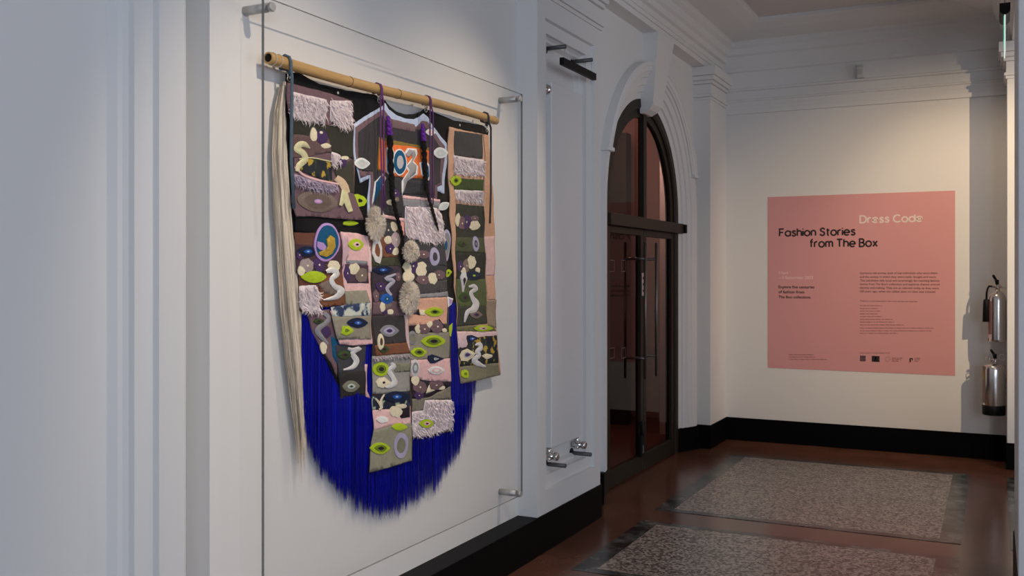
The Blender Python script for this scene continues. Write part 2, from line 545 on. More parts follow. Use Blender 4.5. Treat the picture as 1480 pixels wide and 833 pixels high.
for s in (-1, 1):
    plate('fanlight_pane', half_arch(s, .76, 1.97)[::s], XD - .036, XD - .030, DOOR_GLASS, door)
    leaf = empty('door_leaf', (XD, AY + s * .4, 0)); leaf.parent = door; leaf.matrix_parent_inverse = door.matrix_basis.inverted()
    y0, y1 = sorted((AY + s * .004, AY + s * .80))
    bm = bmesh.new()
    add_box(bm, XD - .05, XD - .004, y0, y0 + .062, .012, 1.90, .004); add_box(bm, XD - .05, XD - .004, y1 - .062, y1, .012, 1.90, .004)
    add_box(bm, XD - .05, XD - .004, y0 + .06, y1 - .06, .012, .135, .004); add_box(bm, XD - .05, XD - .004, y0 + .06, y1 - .06, 1.85, 1.90, .004)
    from_bm('leaf_frame', bm, BRONZE, leaf)
    box('glass_pane', XD - .033, XD - .027, y0 + .058, y1 - .058, .13, 1.855, DOOR_GLASS, leaf)
    yh = AY + s * .135
    for xx, nm in ((XD + .055, 'pull_handle'), (XD - .11, 'inner_handle')):
        bm = bmesh.new(); add_tube(bm, [(xx, yh, .74), (xx, yh, 1.80)], .011, 10)
        sg = 1 if xx > XD else -1
        for zz in (.90, 1.67): add_tube(bm, [(xx, yh, zz), (XD - .03, yh, zz), (XD - .03, AY + s * .03, zz)] if sg > 0 else [(xx, yh, zz), (XD - .03, yh, zz)], .011, 8)
        bmesh.ops.recalc_face_normals(bm, faces=bm.faces)
        from_bm(nm, bm, mat('dark_steel_handle', (.16, .14, .13, 1), .35, .7), leaf)
    box('lock_plate', XD - .004, XD + .004, AY + s * .035 - .019, AY + s * .035 + .019, 1.38, 1.56, STEEL, leaf, .002)
    bm = bmesh.new()
    for zz in (1.42, 1.47, 1.52): add_box(bm, XD + .003, XD + .006, AY + s * .035 - .008, AY + s * .035 + .008, zz - .009, zz + .009)
    from_bm('keyhole', bm, BLACKP, leaf)

# sticker outlines on the left pane (small square frames)
for (u0, u1, v0, v1) in ((881, 888, 376, 393), (898, 904, 376, 393), (881, 888, 502, 519), (898, 904, 502, 519)):
    a = at_x(u0, v1, XD - .026); b = at_x(u1, v0, XD - .026)
    bm = bmesh.new(); t_ = .005
    for (ya, yb, za, zb) in ((a.y, b.y, a.z, a.z + t_), (a.y, b.y, b.z - t_, b.z), (a.y, a.y + t_, a.z, b.z), (b.y - t_, b.y, a.z, b.z)):
        add_box(bm, XD - .027, XD - .0255, ya, yb, za, zb)
    from_bm('glass_marker', bm, mat('etched_marker', (.16, .09, .085, 1), .6), door)
bm = bmesh.new()
add_box(bm, XD - .004, XD + .02, AY - .115, AY - .05, .13, .30, .006); add_tube(bm, [(XD + .012, AY - .08, .29), (XD + .012, AY - .08, .39)], .013, 10)
add_box(bm, XD + .0, XD + .03, AY - .125, AY - .045, .375, .41, .008)
from_bm('floor_bolt', bm, BLACKP, door)
box('bolt_plate', XD + .02, XD + .024, AY - .092, AY - .075, .16, .22, STEEL, door)

# lobby behind the door
LOBBY = mat('lobby_paint', (.42, .26, .24, 1), .8); LOBF = mat('lobby_floor_red', (.12, .042, .038, 1), .5); DARK = mat('lobby_dark_panel', (.02, .015, .015, 1), .6)
slab('wall_lobby_end', -4.6, -2.62, 10.0, 10.1, 0, 3.4, LOBBY)
slab('wall_lobby_side', -4.7, -4.6, 5.2, 10.1, 0, 3.4, LOBBY)
slab('wall_lobby_near', -4.6, -2.62, 5.2, 5.3, 0, 3.4, LOBBY)
slab('ceiling_lobby', -4.7, -2.6, 5.2, 10.1, 3.4, 3.5, LOBBY)
slab('floor_lobby', -4.7, -2.62, 5.2, 10.1, -.12, -.001, LOBF)
slab('wall_lobby_right', -2.62, -2.60, 8.5, 10.0, 0, 3.4, LOBBY)
slab('wall_lobby_partition', -4.6, -3.37, 9.35, 9.5, 0, 3.0, DARK)
lp = bpy.data.lights.new('lobby_fill', 'POINT'); lp.energy = 38; lp.color = (1, .78, .68); lp.shadow_soft_size = .15  # added fill light, unseen, to brighten the lobby behind the glass
lo_ = bpy.data.objects.new('lobby_fill', lp); COL.objects.link(lo_); lo_.location = (-3.1, 8.4, 3.0)

# ------------------------------------------------------------------ acrylic sheet on four steel standoffs
XG = -2.25
ya, yb, za, zb = 2.590, 4.625, 0.372, 2.509
barrier = empty('acrylic_barrier', (XG, (ya + yb) / 2, za))
tag(barrier, 'large clear acrylic sheet on four steel standoffs in front of the textile hanging', 'screen')
bm = bmesh.new(); add_box(bm, XG - .011, XG, ya, yb, za, zb)
for f in bm.faces: f.material_index = 0 if abs(f.normal.x) > .5 else 1
from_bm('clear_sheet', bm, [ACRYL, ACRYL_EDGE], barrier)
so = None
for yy in (2.621, 4.579):
    for zz in (.388, 2.478):
        if so is None:
            bm = bmesh.new(); add_tube(bm, [(XB + .0005, 0, 0), (XG - .012, 0, 0)], .0165, 20)
            bmesh.ops.recalc_face_normals(bm, faces=bm.faces)
            so = from_bm('standoff', bm, WHITE_METAL and mat('satin_grey_metal', (.50, .50, .49, 1), .4, .4), barrier)
            bm = bmesh.new(); add_tube(bm, [(XG + .0005, 0, 0), (XG + .010, 0, 0), (XG + .014, 0, 0)], [.0165, .0165, .0145], 20)
            bmesh.ops.recalc_face_normals(bm, faces=bm.faces)
            cap = from_bm('standoff_cap', bm, MATS['satin_grey_metal'], so)
            a, b = so, cap
        else:
            a = so.copy(); COL.objects.link(a); b = cap.copy(); COL.objects.link(b); b.parent = a
        a.location = (0, yy, zz); a.parent = barrier; a.matrix_parent_inverse = barrier.matrix_basis.inverted()

# ------------------------------------------------------------------ textile hanging
KT = {0: (0, 0, 1), 1: (380, 60, 4.628), 2: (500, 100, 4.383), 3: (390, 230, 4.9), 4: (390, 380, 4.167), 5: (500, 270, 4.9), 6: (500, 420, 5.554), 7: (420, 540, 3.787)}
XBASE = -2.334


def lx(L): return XBASE + .0042 * L


def P(k, x, y, L):
    o = KT[k]; p = at_x(o[0] + x / o[2], o[1] + y / o[2], lx(L)); return (p.y, p.z)


def wave(y, z):
    return 0.0046 * math.sin(9 * y + 2 * math.sin(3 * z)) + .0022 * math.sin(21 * y + 5 * z + 1.3) + .0024 * math.sin(37 * z + 11 * y) + .0012 * math.sin(67 * y - 23 * z)


FAB = {}


def fab(r, g, b, rough=.85, weave=.5, mottle=.22, metal=0.0, k=1.75):
    key = 'cloth_%d_%d_%d_%d' % (r, g, b, int(metal * 10))
    return mat(key, rgb(r, g, b, k), rough, metal, weave * 1.6, 75, mottle, .25)


def dense(pts, step=.012):
    out = []
    for a, b in zip(pts, pts[1:] + pts[:1]):
        n = max(1, int(math.dist(a, b) / step))
        for i in range(n): out.append((a[0] + (b[0] - a[0]) * i / n, a[1] + (b[1] - a[1]) * i / n))
    return out


def inside(p, poly):
    c = False; n = len(poly)
    for i in range(n):
        a, b = poly[i], poly[i - 1]
        if (a[1] > p[1]) != (b[1] > p[1]) and p[0] < (b[0] - a[0]) * (p[1] - a[1]) / (b[1] - a[1]) + a[0]: c = not c
    return c


def area_sign(p): return sum(a[0] * b[1] - b[0] * a[1] for a, b in zip(p, p[1:] + p[:1]))


def cloth(name, k, pts, L, m, parent, th=.0035, step=.016, ragged=.0012, dome=0.0):
    o = [P(k if len(q) == 2 else q[2], q[0], q[1], L) for q in pts]
    if area_sign(o) < 0: o = o[::-1]
    d = dense(o, step)
    d = [(a + random.uniform(-ragged, ragged), b + random.uniform(-ragged, ragged)) for a, b in d]
    ys = [p[0] for p in d]; zs = [p[1] for p in d]
    inn = []
    y = min(ys) + step * .5
    while y < max(ys):
        z = min(zs) + step * .5
        while z < max(zs):
            if inside((y, z), d): inn.append((y + random.uniform(-.2, .2) * step, z + random.uniform(-.2, .2) * step))
            z += step
        y += step
    vs, fs = cdt_fill(d, inn)
    bm = bmesh.new(); X = lx(L)
    bv = [bm.verts.new((X + wave(v[0], v[1]), v[0], v[1])) for v in vs]
    for f in fs:
        try: bm.faces.new([bv[i] for i in f]).smooth = True
        except ValueError: pass
    bmesh.ops.recalc_face_normals(bm, faces=bm.faces)
    if bm.faces and sum(f.normal.x for f in bm.faces) < 0: bmesh.ops.reverse_faces(bm, faces=bm.faces)
    be = [e for e in bm.edges if e.is_boundary]
    r = bmesh.ops.extrude_edge_only(bm, edges=be)
    for g in r['geom']:
        if isinstance(g, bmesh.types.BMVert): g.co.x -= th
    ob = from_bm(name, bm, m, parent)
    ob['outline'] = 0; del ob['outline']
    return ob, o


def fur(name, k, pts, L, m, parent, n=500, ln=.026, wd=.0030, base=True, down=.75):
    """fringe pile: thin curled tufts standing on a patch"""
    o = [P(k if len(q) == 2 else q[2], q[0], q[1], L) for q in pts]
    ys = [p[0] for p in o]; zs = [p[1] for p in o]; v, f = [], []; X = lx(L)
    c = 0
    while c < n:
        y = random.uniform(min(ys), max(ys)); z = random.uniform(min(zs), max(zs))
        if not inside((y, z), o): continue
        c += 1
        a = random.gauss(-math.pi / 2, 1.1 * (1.2 - down)); l = ln * random.uniform(.6, 1.3)
        x = X + wave(y, z) + random.uniform(0, .003)
        bow = random.uniform(.3, 1.0) * .010; sw = random.uniform(-.5, .5)
        prev = None; b0 = len(v)
        for i in range(4):
            t = i / 3; aa = a + sw * t * 2
            yy = y + math.cos(aa) * l * t; zz = z + math.sin(aa) * l * t; xx = x + bow * math.sin(math.pi * .75 * t)
            ww = wd * (1 - t * .8)
            nx, ny = -math.sin(aa) * ww, math.cos(aa) * ww
            v.append((xx, yy + nx, zz + ny)); v.append((xx + .0008, yy - nx, zz - ny))
        for i in range(3): f.append((b0 + 2 * i, b0 + 2 * i + 1, b0 + 2 * i + 3, b0 + 2 * i + 2))
    if base: cloth(name + '_backing', k, pts, L - .15, m, parent, .002)
    return from_data(name, v, f, m, parent, smooth=True, kind='stuff')


def zones(name, k, cx, cy, shape, L, mats, scales, parent, rise=.004):
    """raised applique: concentric rings of one outline, each zone with its own material"""
    X = lx(L); n = len(shape); v, f, idx = [], [], []
    c = P(k, cx, cy, L); xw_ = X + wave(*c)
    levels = [(1.0, 0.0)] + [(s, rise * (1 - s * .55)) for s in scales]
    rings = []
    def ringpts(s, h):
        b = len(v)
        for (dx, dy) in shape:
            p = P(k, cx + dx * s, cy + dy * s, L); v.append((X + wave(p[0], p[1]) + h, p[0], p[1]))
        return b
    r0 = ringpts(1.0, -.003); r1 = ringpts(1.0, .001)
    prev = r1
    for i in range(n): f.append((r0 + i, r0 + (i + 1) % n, r1 + (i + 1) % n, r1 + i)); idx.append(0)
    for zi, s in enumerate(list(scales)):
        cur = ringpts(s, rise * (1 - .6 * s))
        for i in range(n): f.append((prev + i, prev + (i + 1) % n, cur + (i + 1) % n, cur + i)); idx.append(min(zi, len(mats) - 1))
        prev = cur
    f.append(tuple(prev + i for i in range(n))); idx.append(len(mats) - 1)
    me = bpy.data.meshes.new(name); me.from_pydata(v, [], f)
    o = link(name, me, mats, parent, smooth=False)
    for p, i in zip(me.polygons, idx): p.material_index = i
    bm = bmesh.new(); bm.from_mesh(me); bmesh.ops.recalc_face_normals(bm, faces=bm.faces); bm.to_mesh(me); bm.free()
    return o


def lens_shape(w, h, ang=0, n=24, pw=1.35):
    out = []
    for i in range(n):
        t = 2 * math.pi * i / n; x = w / 2 * math.cos(t); s = math.sin(t)
        y = h / 2 * math.copysign(abs(s) ** (1.7 if pw == 1.35 else pw), s)
        out.append((x * math.cos(ang) - y * math.sin(ang), x * math.sin(ang) + y * math.cos(ang)))
    return out


def blob_shape(w, h, seed, n=14, am=.14):
    r = random.Random(seed)
    return [((w / 2) * (1 + r.uniform(-am, am)) * math.cos(2 * math.pi * i / n), (h / 2) * (1 + r.uniform(-am, am)) * math.sin(2 * math.pi * i / n)) for i in range(n)]


def diamond(w, h): return [(w / 2, 0), (w * .12, h * .32), (0, h / 2), (-w * .12, h * .32), (-w / 2, 0), (-w * .12, -h * .32), (0, -h / 2), (w * .12, -h * .32)]


LIME = fab(140, 160, 30); LIMED = fab(85, 105, 20); NAVY = fab(14, 24, 48); BLUE = fab(20, 70, 140, .35); MAUVE = fab(92, 72, 78); PURPLE = fab(56, 38, 74)
CREAM = fab(196, 176, 152); PINKF = fab(200, 150, 150); BROWN = fab(98, 62, 44); DENIM = fab(50, 50, 55); OLIVE = fab(50, 52, 38); OLIVEG = fab(104, 104, 88); BLACKF = fab(7, 7, 9)
GREYF = fab(110, 110, 114); LAV = fab(140, 136, 160); TAUPE = fab(100, 88, 80); SALMON = fab(176, 136, 116); BEIGE = fab(168, 132, 108); GREEN = fab(46, 62, 28); ORANGE = fab(200, 92, 44)
TEAL = fab(10, 66, 98); GOLD = fab(190, 150, 60, .35, .3, .3, .6); SILVER = fab(190, 200, 200, .35, .3, .3, .25); PALEGOLD = fab(190, 178, 140, .4, .3, .3, .3); FURL = mat('lavender_white_fur', (.87, .78, .81, 1), .8)
FURP = fab(140, 128, 146); VIOLET = fab(70, 16, 110, .6); WHITEF = fab(200, 194, 190); PEARL = fab(170, 200, 186, .3, .2, .3, .3); SKY = fab(150, 162, 196); LILAC = fab(150, 120, 170, .3)
DARKB = fab(28, 20, 30)
hang = empty('textile_hanging', (XBASE, 3.4, 0.55))
tag(hang, 'black cloth wall hanging of patchwork panels with eyes, fur pompoms and a royal blue fringe', 'wall hanging')


def eye(k, x, y, w, h, L, style, par, ang=0, nm='eye', pw=1.35):
    st = {'green': ([LIME, LIMED, DARKB], (.62, .30)), 'greenb': ([LIME, LIMED, BLACKF], (.5, .26)), 'greenp': ([LIME, PINKF, BLACKF], (.45, .2)), 'leaf': ([LIME, LIME], (.5,)),
          'navy': ([NAVY, BLUE, SKY], (.38, .12)), 'blue': ([TEAL, BLUE, SKY], (.5, .18)), 'grey': ([GREYF, LAV, PURPLE], (.6, .32)), 'cream': ([CREAM, LAV, DARKB], (.5, .25)),
          'white': ([WHITEF, PINKF, WHITEF], (.62, .3)), 'ring': ([LAV, DENIM, GREYF], (.62, .4)), 'silver': ([SILVER, GREYF, PEARL], (.66, .35)), 'pearl': ([WHITEF, PEARL, SILVER], (.7, .3)),
          'taupe': ([TAUPE, LILAC, DARKB], (.32, .12)), 'dark': ([GREEN, DARKB, PEARL], (.6, .2)), 'loop': ([SILVER, BROWN, BROWN], (.55, .3)), 'creamring': ([CREAM, GREEN, GREEN], (.55, .3)),
          'oliv': ([OLIVEG, PEARL, GREEN], (.45, .2)), 'greend': ([GREEN, OLIVE, DARKB], (.6, .3)), 'navyw': ([NAVY, SILVER, GREYF], (.35, .2)), 'brown': ([TAUPE, PURPLE, DARKB], (.45, .2))}[style]
    return zones(nm, k, x, y, lens_shape(w, h, ang, pw=pw), L, st[0], st[1], par)


SEED = [0]


def flower(k, x, y, w, h, L, m, par, bead=True):
    SEED[0] += 1
    return zones('flower', k, x, y, blob_shape(w, h, SEED[0]), L, [m, CREAM] if bead else [m, m], (.14,) if bead else (.5,), par, .003)


def ribbon(name, k, pts, L, w, m, par):
    """flat bent ribbon of metallic cloth following pts, w = widths"""
    v, f = [], []
    n = 4; path = []
    q = [pts[0]] + list(pts) + [pts[-1]]
    for i in range(1, len(q) - 2):
        for j in range(n):
            t = j / n; a, b, c, d = q[i - 1], q[i], q[i + 1], q[i + 2]
            path.append(tuple(.5 * ((2 * b[e]) + (-a[e] + c[e]) * t + (2 * a[e] - 5 * b[e] + 4 * c[e] - d[e]) * t * t + (-a[e] + 3 * b[e] - 3 * c[e] + d[e]) * t ** 3) for e in (0, 1)))
    path.append(pts[-1]); N = len(path); X = lx(L)
    for i, p in enumerate(path):
        a, b = path[max(0, i - 1)], path[min(N - 1, i + 1)]
        dx, dy = b[0] - a[0], b[1] - a[1]; l = math.hypot(dx, dy) or 1
        t = i / (N - 1); ti = t * (len(w) - 1); j = min(int(ti), len(w) - 2); ww = (w[j] + (w[j + 1] - w[j]) * (ti - j)) / 2
        nx, ny = -dy / l * ww, dx / l * ww
        for s, h in ((-1.0, 0), (-.6, .0022), (0, .0026), (.6, .0022), (1.0, 0)):
            c = P(k, p[0] + nx * s, p[1] + ny * s, L); v.append((X + wave(*c) + h, c[0], c[1]))
    for i in range(N - 1):
        for j in range(4): f.append((i * 5 + j, i * 5 + j + 1, (i + 1) * 5 + j + 1, (i + 1) * 5 + j))
    return from_data(name, v, f, m, par, smooth=True)


# floral print cloth
def print_mat(name, base, spots, scale, thr):
    m = bpy.data.materials.new(name); m.use_nodes = True; nt = m.node_tree; b = nt.nodes['Principled BSDF']; b.inputs['Roughness'].default_value = .8
    tc = nt.nodes.new('ShaderNodeTexCoord'); t = nt.nodes.new('ShaderNodeTexNoise'); t.inputs['Scale'].default_value = scale; t.inputs['Detail'].default_value = 3
    nt.links.new(tc.outputs['Object'], t.inputs['Vector'])
    r = nt.nodes.new('ShaderNodeValToRGB'); r.color_ramp.interpolation = 'CONSTANT'
    r.color_ramp.elements[0].color = base; r.color_ramp.elements[0].position = 0
    r.color_ramp.elements[1].color = spots[0]; r.color_ramp.elements[1].position = thr
    for i, c in enumerate(spots[1:]):
        e = r.color_ramp.elements.new(thr + .05 * (i + 1)); e.color = c
    nt.links.new(t.outputs['Fac'], r.inputs[0]); nt.links.new(r.outputs[0], b.inputs['Base Color'])
    return m


FLORAL = print_mat('dark_floral_print', rgb(14, 22, 30, 1.7), [rgb(40, 48, 34, 1.7), rgb(150, 124, 44, 1.7)], 26, .52)
NAVYPRINT = print_mat('pale_floral_print', rgb(168, 172, 160, 1.7), [rgb(120, 130, 136, 1.7), rgb(30, 44, 74, 1.7)], 24, .5)
NAVYP2 = print_mat('navy_floral_print', rgb(12, 18, 36, 1.7), [rgb(24, 38, 66, 1.7), rgb(130, 140, 120, 1.7)], 22, .54)

# backing
cloth('backing_cloth', 0, [(411, 107), (430, 104), (462, 121.6), (505, 131), (542, 137), (556, 145.6), (563, 154), (570.7, 160.5), (584, 165.5), (598, 165), (609, 161.6), (615, 157), (627, 161.6), (657, 174), (698, 182),
                           (706, 190), (703, 260), (700, 470), (662, 478), (650, 520), (600, 580), (540, 590), (488, 560), (460, 500), (436, 446), (424, 330), (414, 200)], 0, BLACKF, hang, .004, .02)


def panel(nm, k, pts, L, m): return cloth(nm, k, pts, L, m, hang, .004)[0]


def patch(k, pts, L, m, par, nm='patch'): return cloth(nm, k, pts, L, m, par, .0022)[0]


# --- lower left strip (behind)
p6 = panel('cloth_panel', 4, [(225, 300), (360, 280), (395, 380), (400, 560), (400, 690), (370, 620), (315, 530), (255, 420)], 1.0, MAUVE)
patch(4, [(365, 440), (405, 470), (410, 620), (375, 560)], 1.5, TEAL, p6)
ribbon('zigzag_ribbon', 4, [(320, 300), (350, 340), (285, 400), (300, 440), (345, 490)], 1.7, [26, 30, 30, 26, 20], GREYF, p6)
eye(4, 290, 352, 60, 34, 1.6, 'greend', p6); flower(4, 335, 415, 60, 70, 1.5, PURPLE, p6, False); flower(4, 320, 510, 40, 80, 1.6, CREAM, p6, False)
# --- dark lower left panel
p7 = panel('cloth_panel', 4, [(392, 495), (578, 495), (580, 640), (582, 800), (430, 822), (405, 600)], 1.8, DENIM)
patch(4, [(405, 660), (580, 650), (578, 790), (432, 812)], 2.3, fab(36, 34, 34), p7); patch(4, [(578, 612), (592, 612), (582, 700), (588, 770), (612, 818), (584, 806), (574, 740)], 2.2, PINKF, p7, 'pink_piping')
ribbon('swan_motif', 4, [(465, 515), (500, 525), (540, 515), (500, 545), (525, 590), (500, 630), (435, 645)], 2.5, [16, 24, 24, 30, 34, 26, 8], SILVER, p7)
eye(4, 450, 555, 90, 50, 2.4, 'greend', p7); eye(4, 490, 745, 110, 70, 2.6, 'oliv', p7)
# --- brown left panel
p4 = panel('cloth_panel', 3, [(178, 515), (350, 500), (500, 520), (505, 740), (430, 380 - 380, 4), (470, 255, 4), (300, 272, 4), (235, 310, 4), (186, 290, 4), (180, 0, 4)], 2.0, fab(88, 56, 44))
patch(3, [(185, 400), (520, 430), (500, 520), (180, 520)], 2.4, BLACKF, p4); patch(3, [(190, 600), (500, 620), (500, 800), (195, 810)], 2.4, fab(58, 40, 46), p4)
zones('mirror_badge', 3, 402, 590, lens_shape(175, 275, .05, 28, 1.0), 3.2, [LILAC, TEAL, TEAL], (.88, .5), p4, .006)
zones('badge_crescent', 3, 425, 620, [(0, -80), (30, -60), (38, 0), (20, 50), (-20, 74), (-66, 60), (-70, 40), (-30, 30), (-16, 0), (-24, -50)], 4.6, [GOLD, GOLD], (.6,), p4, .004)
zones('badge_wing', 3, 368, 610, [(-30, -26), (10, -16), (30, 10), (24, 40), (-10, 32), (-30, 10)], 4.5, [LILAC, LILAC], (.6,), p4, .003)
eye(3, 272, 655, 145, 75, 3.0, 'navy', p4)
for x, y, ww, hh, m in ((265, 755, 95, 105, GREYF), (350, 750, 80, 110, PURPLE), (455, 755, 80, 80, CREAM), (225, 790, 45, 70, CREAM), (215, 680, 40, 70, PURPLE)): flower(3, x, y, ww, hh, 2.9, fab(128, 116, 116) if m is GREYF else m, p4)
eye(4, 265, 85, 150, 72, 3.4, 'leaf', p4, nm='leaf_applique'); patch(4, [(300, 90), (440, 70), (470, 250), (305, 268)], 2.8, BROWN, p4)
patch(4, [(290, 130), (350, 105), (410, 160), (400, 200), (330, 180)], 3.1, TAUPE, p4)
ribbon('swan_motif', 4, [(340, 55), (375, 45), (405, 65), (370, 100), (385, 140), (425, 165), (400, 205), (325, 225)], 3.5, [20, 34, 34, 26, 30, 42, 34, 6], SILVER, p4)
fur('fur_trim', 4, [(185, 140), (275, 135), (300, 200), (300, 300), (240, 295), (186, 270)], 3.0, FURL, p4, 260)
# --- pink and olive second panel
p5 = panel('cloth_panel', 3, [(500, 515), (600, 525), (695, 545), (715, 800), (610, 300, 4), (618, 490, 4), (500, 500, 4), (420, 490, 4), (400, 440, 4), (368, 290, 4), (460, 250, 4), (440, 130, 4), (440, 0, 4)], 3.0, PINKF)
patch(3, [(505, 540), (545, 550), (550, 690), (515, 780)], 3.4, fab(164, 138, 146), p5); patch(3, [(535, 715), (685, 720), (685, 750), (540, 742)], 3.4, GREYF, p5)
eye(3, 603, 606, 120, 82, 3.6, 'greenp', p5)
patch(3, [(530, 745), (690, 752), (705, 880), (540, 880)], 3.3, fab(60, 44, 58), p5)
for x, y, ww, hh, m in ((590, 780, 85, 80, CREAM), (545, 810, 40, 100, PURPLE), (645, 825, 85, 100, TAUPE)): flower(3, x, y, ww, hh, 3.6, m, p5)
patch(3, [(690, 545), (712, 560), (722, 800), (700, 800)], 3.6, fab(206, 160, 160), p5, 'pink_piping')
patch(4, [(445, 170), (580, 165), (600, 240), (455, 255)], 3.5, fab(122, 118, 104), p5); patch(4, [(368, 268), (600, 232), (607, 320), (378, 325)], 3.5, NAVYPRINT, p5)
patch(4, [(372, 325), (608, 320), (612, 460), (400, 462)], 3.5, fab(116, 112, 100), p5)
eye(4, 525, 362, 128, 62, 3.9, 'navy', p5); zones('flower', 4, 455, 408, blob_shape(76, 56, 77, 12, .3), 3.9, [LIME, LIMED], (.4,), p5)
# --- basketball garment
p2 = panel('garment_panel', 2, [(225, 235), (245, 215), (268, 255), (310, 290), (370, 314), (430, 318), (472, 300), (495, 280), (525, 305), (560, 360), (650, 480), (640, 620), (622, 792), (575, 770), (575, 905), (280, 205, 5), (160, 200, 5),
                                    (155, 690), (95, 722), (60, 590), (55, 350)], 1.6, SKY)
patch(2, [(225, 258), (240, 262), (300, 335), (370, 362), (440, 365), (490, 325), (520, 330), (560, 385), (632, 490), (610, 735), (575, 745), (575, 930), (160, 930), (160, 668), (95, 690), (72, 590), (66, 370)], 1.95, MAUVE, p2)
patch(2, [(222, 290), (290, 360), (470, 385), (500, 360), (545, 400), (605, 500), (600, 720), (560, 735), (560, 925), (185, 925), (180, 650), (110, 645), (88, 590), (84, 400)], 2.25, fab(46, 44, 47), p2)
patch(2, [(290, 318), (430, 352), (430, 400), (290, 372)], 2.5, fab(96, 78, 80), p2); patch(2, [(205, 430), (530, 500), (530, 712), (205, 640)], 2.5, fab(104, 88, 40), p2)
patch(2, [(212, 440), (300, 478), (400, 488), (525, 518), (522, 690), (420, 690), (300, 678), (215, 632)], 2.8, ORANGE, p2, 'number_patch')
def outlined(pts, L, m):
    cx = sum(p[0] for p in pts) / len(pts); cy = sum(p[1] for p in pts) / len(pts)
    big = [(cx + (x - cx) * 1.16 + (6 if x > cx else -6), cy + (y - cy) * 1.06 + (5 if y > cy else -5)) for x, y in pts]
    patch(2, big, L, WHITEF, p2, 'digit_outline'); patch(2, pts, L + .3, m, p2, 'digit')
zones('digit', 2, 341, 590, lens_shape(84, 170, -.05, 24, 1.0), 3.3, [WHITEF, TEAL, fab(150, 150, 154), fab(150, 150, 154)], (.9, .5, .46), p2, .002)
outlined([(380, 540), (400, 510), (430, 515), (440, 545), (425, 570), (415, 590), (440, 610), (435, 660), (395, 700), (370, 785), (372, 700), (400, 640), (385, 615), (405, 590), (420, 560), (412, 542), (395, 560)], 3.1, fab(128, 126, 128))
outlined([(262, 510), (285, 500), (300, 540), (280, 590), (305, 640), (290, 680), (268, 640), (262, 570)], 3.1, TEAL)
outlined([(470, 600), (500, 580), (524, 620), (520, 680), (500, 705), (475, 660)], 3.1, TEAL)
outlined([(196, 720), (232, 670), (250, 700), (215, 770), (185, 850)], 3.1, TEAL)
patch(2, [(270, 690), (520, 712), (560, 740), (560, 800), (340, 790)], 2.8, fab(42, 42, 46), p2)
eye(2, 105, 597, 112, 72, 3.4, 'pearl', hang); eye(2, 600, 530, 98, 70, 3.4, 'pearl', hang); eye(2, 540, 400, 72, 44, 3.2, 'white', hang)
for x, y, ww, hh, m in ((350, 45, 70, 70, PURPLE), (320, 110, 60, 40, CREAM), (355, 90, 50, 40, TAUPE)): flower(5, x, y, ww, hh, 3.0, m, p2)
# --- right centre column
p9 = panel('cloth_panel', 5, [(405, 60), (665, 92), (668, 150), (690, 280), (700, 400), (722, 775), (850, 540, 6), (880, 60, 7), (890, 315, 7), (770, 345, 7), (660, 350, 7), (650, 0, 7), (500, 300, 6), (495, 770), (430, 520), (405, 300)], 2.4, fab(50, 48, 52))
patch(5, [(405, 60), (668, 92), (668, 108), (405, 84)], 2.9, PINKF, p9, 'pink_piping'); patch(5, [(405, 84), (668, 108), (668, 150), (410, 140)], 2.8, GREYF, p9)
fur('fur_trim', 5, [(425, 130), (640, 150), (680, 200), (690, 385), (560, 395), (430, 345)], 2.9, FURL, p9, 520)
patch(5, [(440, 390), (700, 400), (708, 560), (520, 550), (450, 480)], 2.8, DENIM, p9); zones('eye', 5, 618, 495, lens_shape(68, 130, 0, 24, 1.0), 3.6, [LAV, DENIM, DENIM], (.48, .3), p9)
for x, y, ww, hh, m in ((455, 570, 90, 90, CREAM), (482, 562, 70, 100, PURPLE), (545, 480, 80, 60, MAUVE), (535, 585, 70, 110, CREAM), (600, 570, 110, 70, DENIM), (650, 625, 90, 70, MAUVE), (610, 650, 60, 80, CREAM), (545, 660, 85, 70, MAUVE), (445, 640, 80, 80, CREAM)): flower(5, x, y, ww, hh, 3.2, m, p9, m not in (CREAM, DENIM))
patch(5, [(490, 685), (715, 660), (720, 745), (500, 765)], 3.0, fab(58, 56, 58), p9); patch(5, [(495, 765), (720, 742), (722, 775), (505, 792)], 3.1, GREYF, p9)
patch(6, [(500, 65), (808, 52), (808, 270), (505, 285)], 2.9, SALMON, p9); eye(6, 705, 172, 148, 76, 3.4, 'greenb', p9)
patch(6, [(535, 150), (590, 150), (600, 200), (545, 190)], 3.2, DARKB, p9); patch(6, [(596, 155), (636, 155), (636, 200), (600, 200)], 3.3, CREAM, p9)
patch(6, [(505, 285), (640, 270), (745, 228), (800, 300), (800, 335), (505, 340)], 3.1, DARKB, p9)
for x, y, ww, hh, m in ((622, 310, 90, 80, MAUVE), (722, 290, 100, 100, MAUVE), (575, 310, 50, 70, CREAM), (672, 275, 55, 50, CREAM), (782, 320, 40, 34, CREAM)): flower(6, x, y, ww, hh, 3.4, m, p9, m is MAUVE)
patch(6, [(508, 338), (832, 335), (835, 545), (510, 560)], 3.0, fab(116, 112, 100), p9); zones('eye', 6, 530, 380, lens_shape(70, 110, 0, 20, 1.0), 3.2, [GREYF, OLIVEG], (.6,), p9)
eye(6, 697, 408, 192, 98, 3.5, 'green', p9); eye(6, 580, 496, 138, 76, 3.5, 'green', p9); zones('eye', 6, 720, 550, [(-68, 0), (-62, -26), (-30, -36), (10, -24), (72, -2), (30, 14), (-10, 34), (-46, 34), (-62, 18)], 3.6, [NAVY, SILVER, GREYF], (.3, .2), p9)
patch(6, [(512, 560), (840, 545), (850, 735), (640, 725), (515, 690)], 3.1, fab(192, 150, 150), p9); eye(6, 720, 642, 140, 66, 3.5, 'white', p9); eye(6, 545, 622, 66, 140, 3.5, 'silver', p9, pw=1.0)
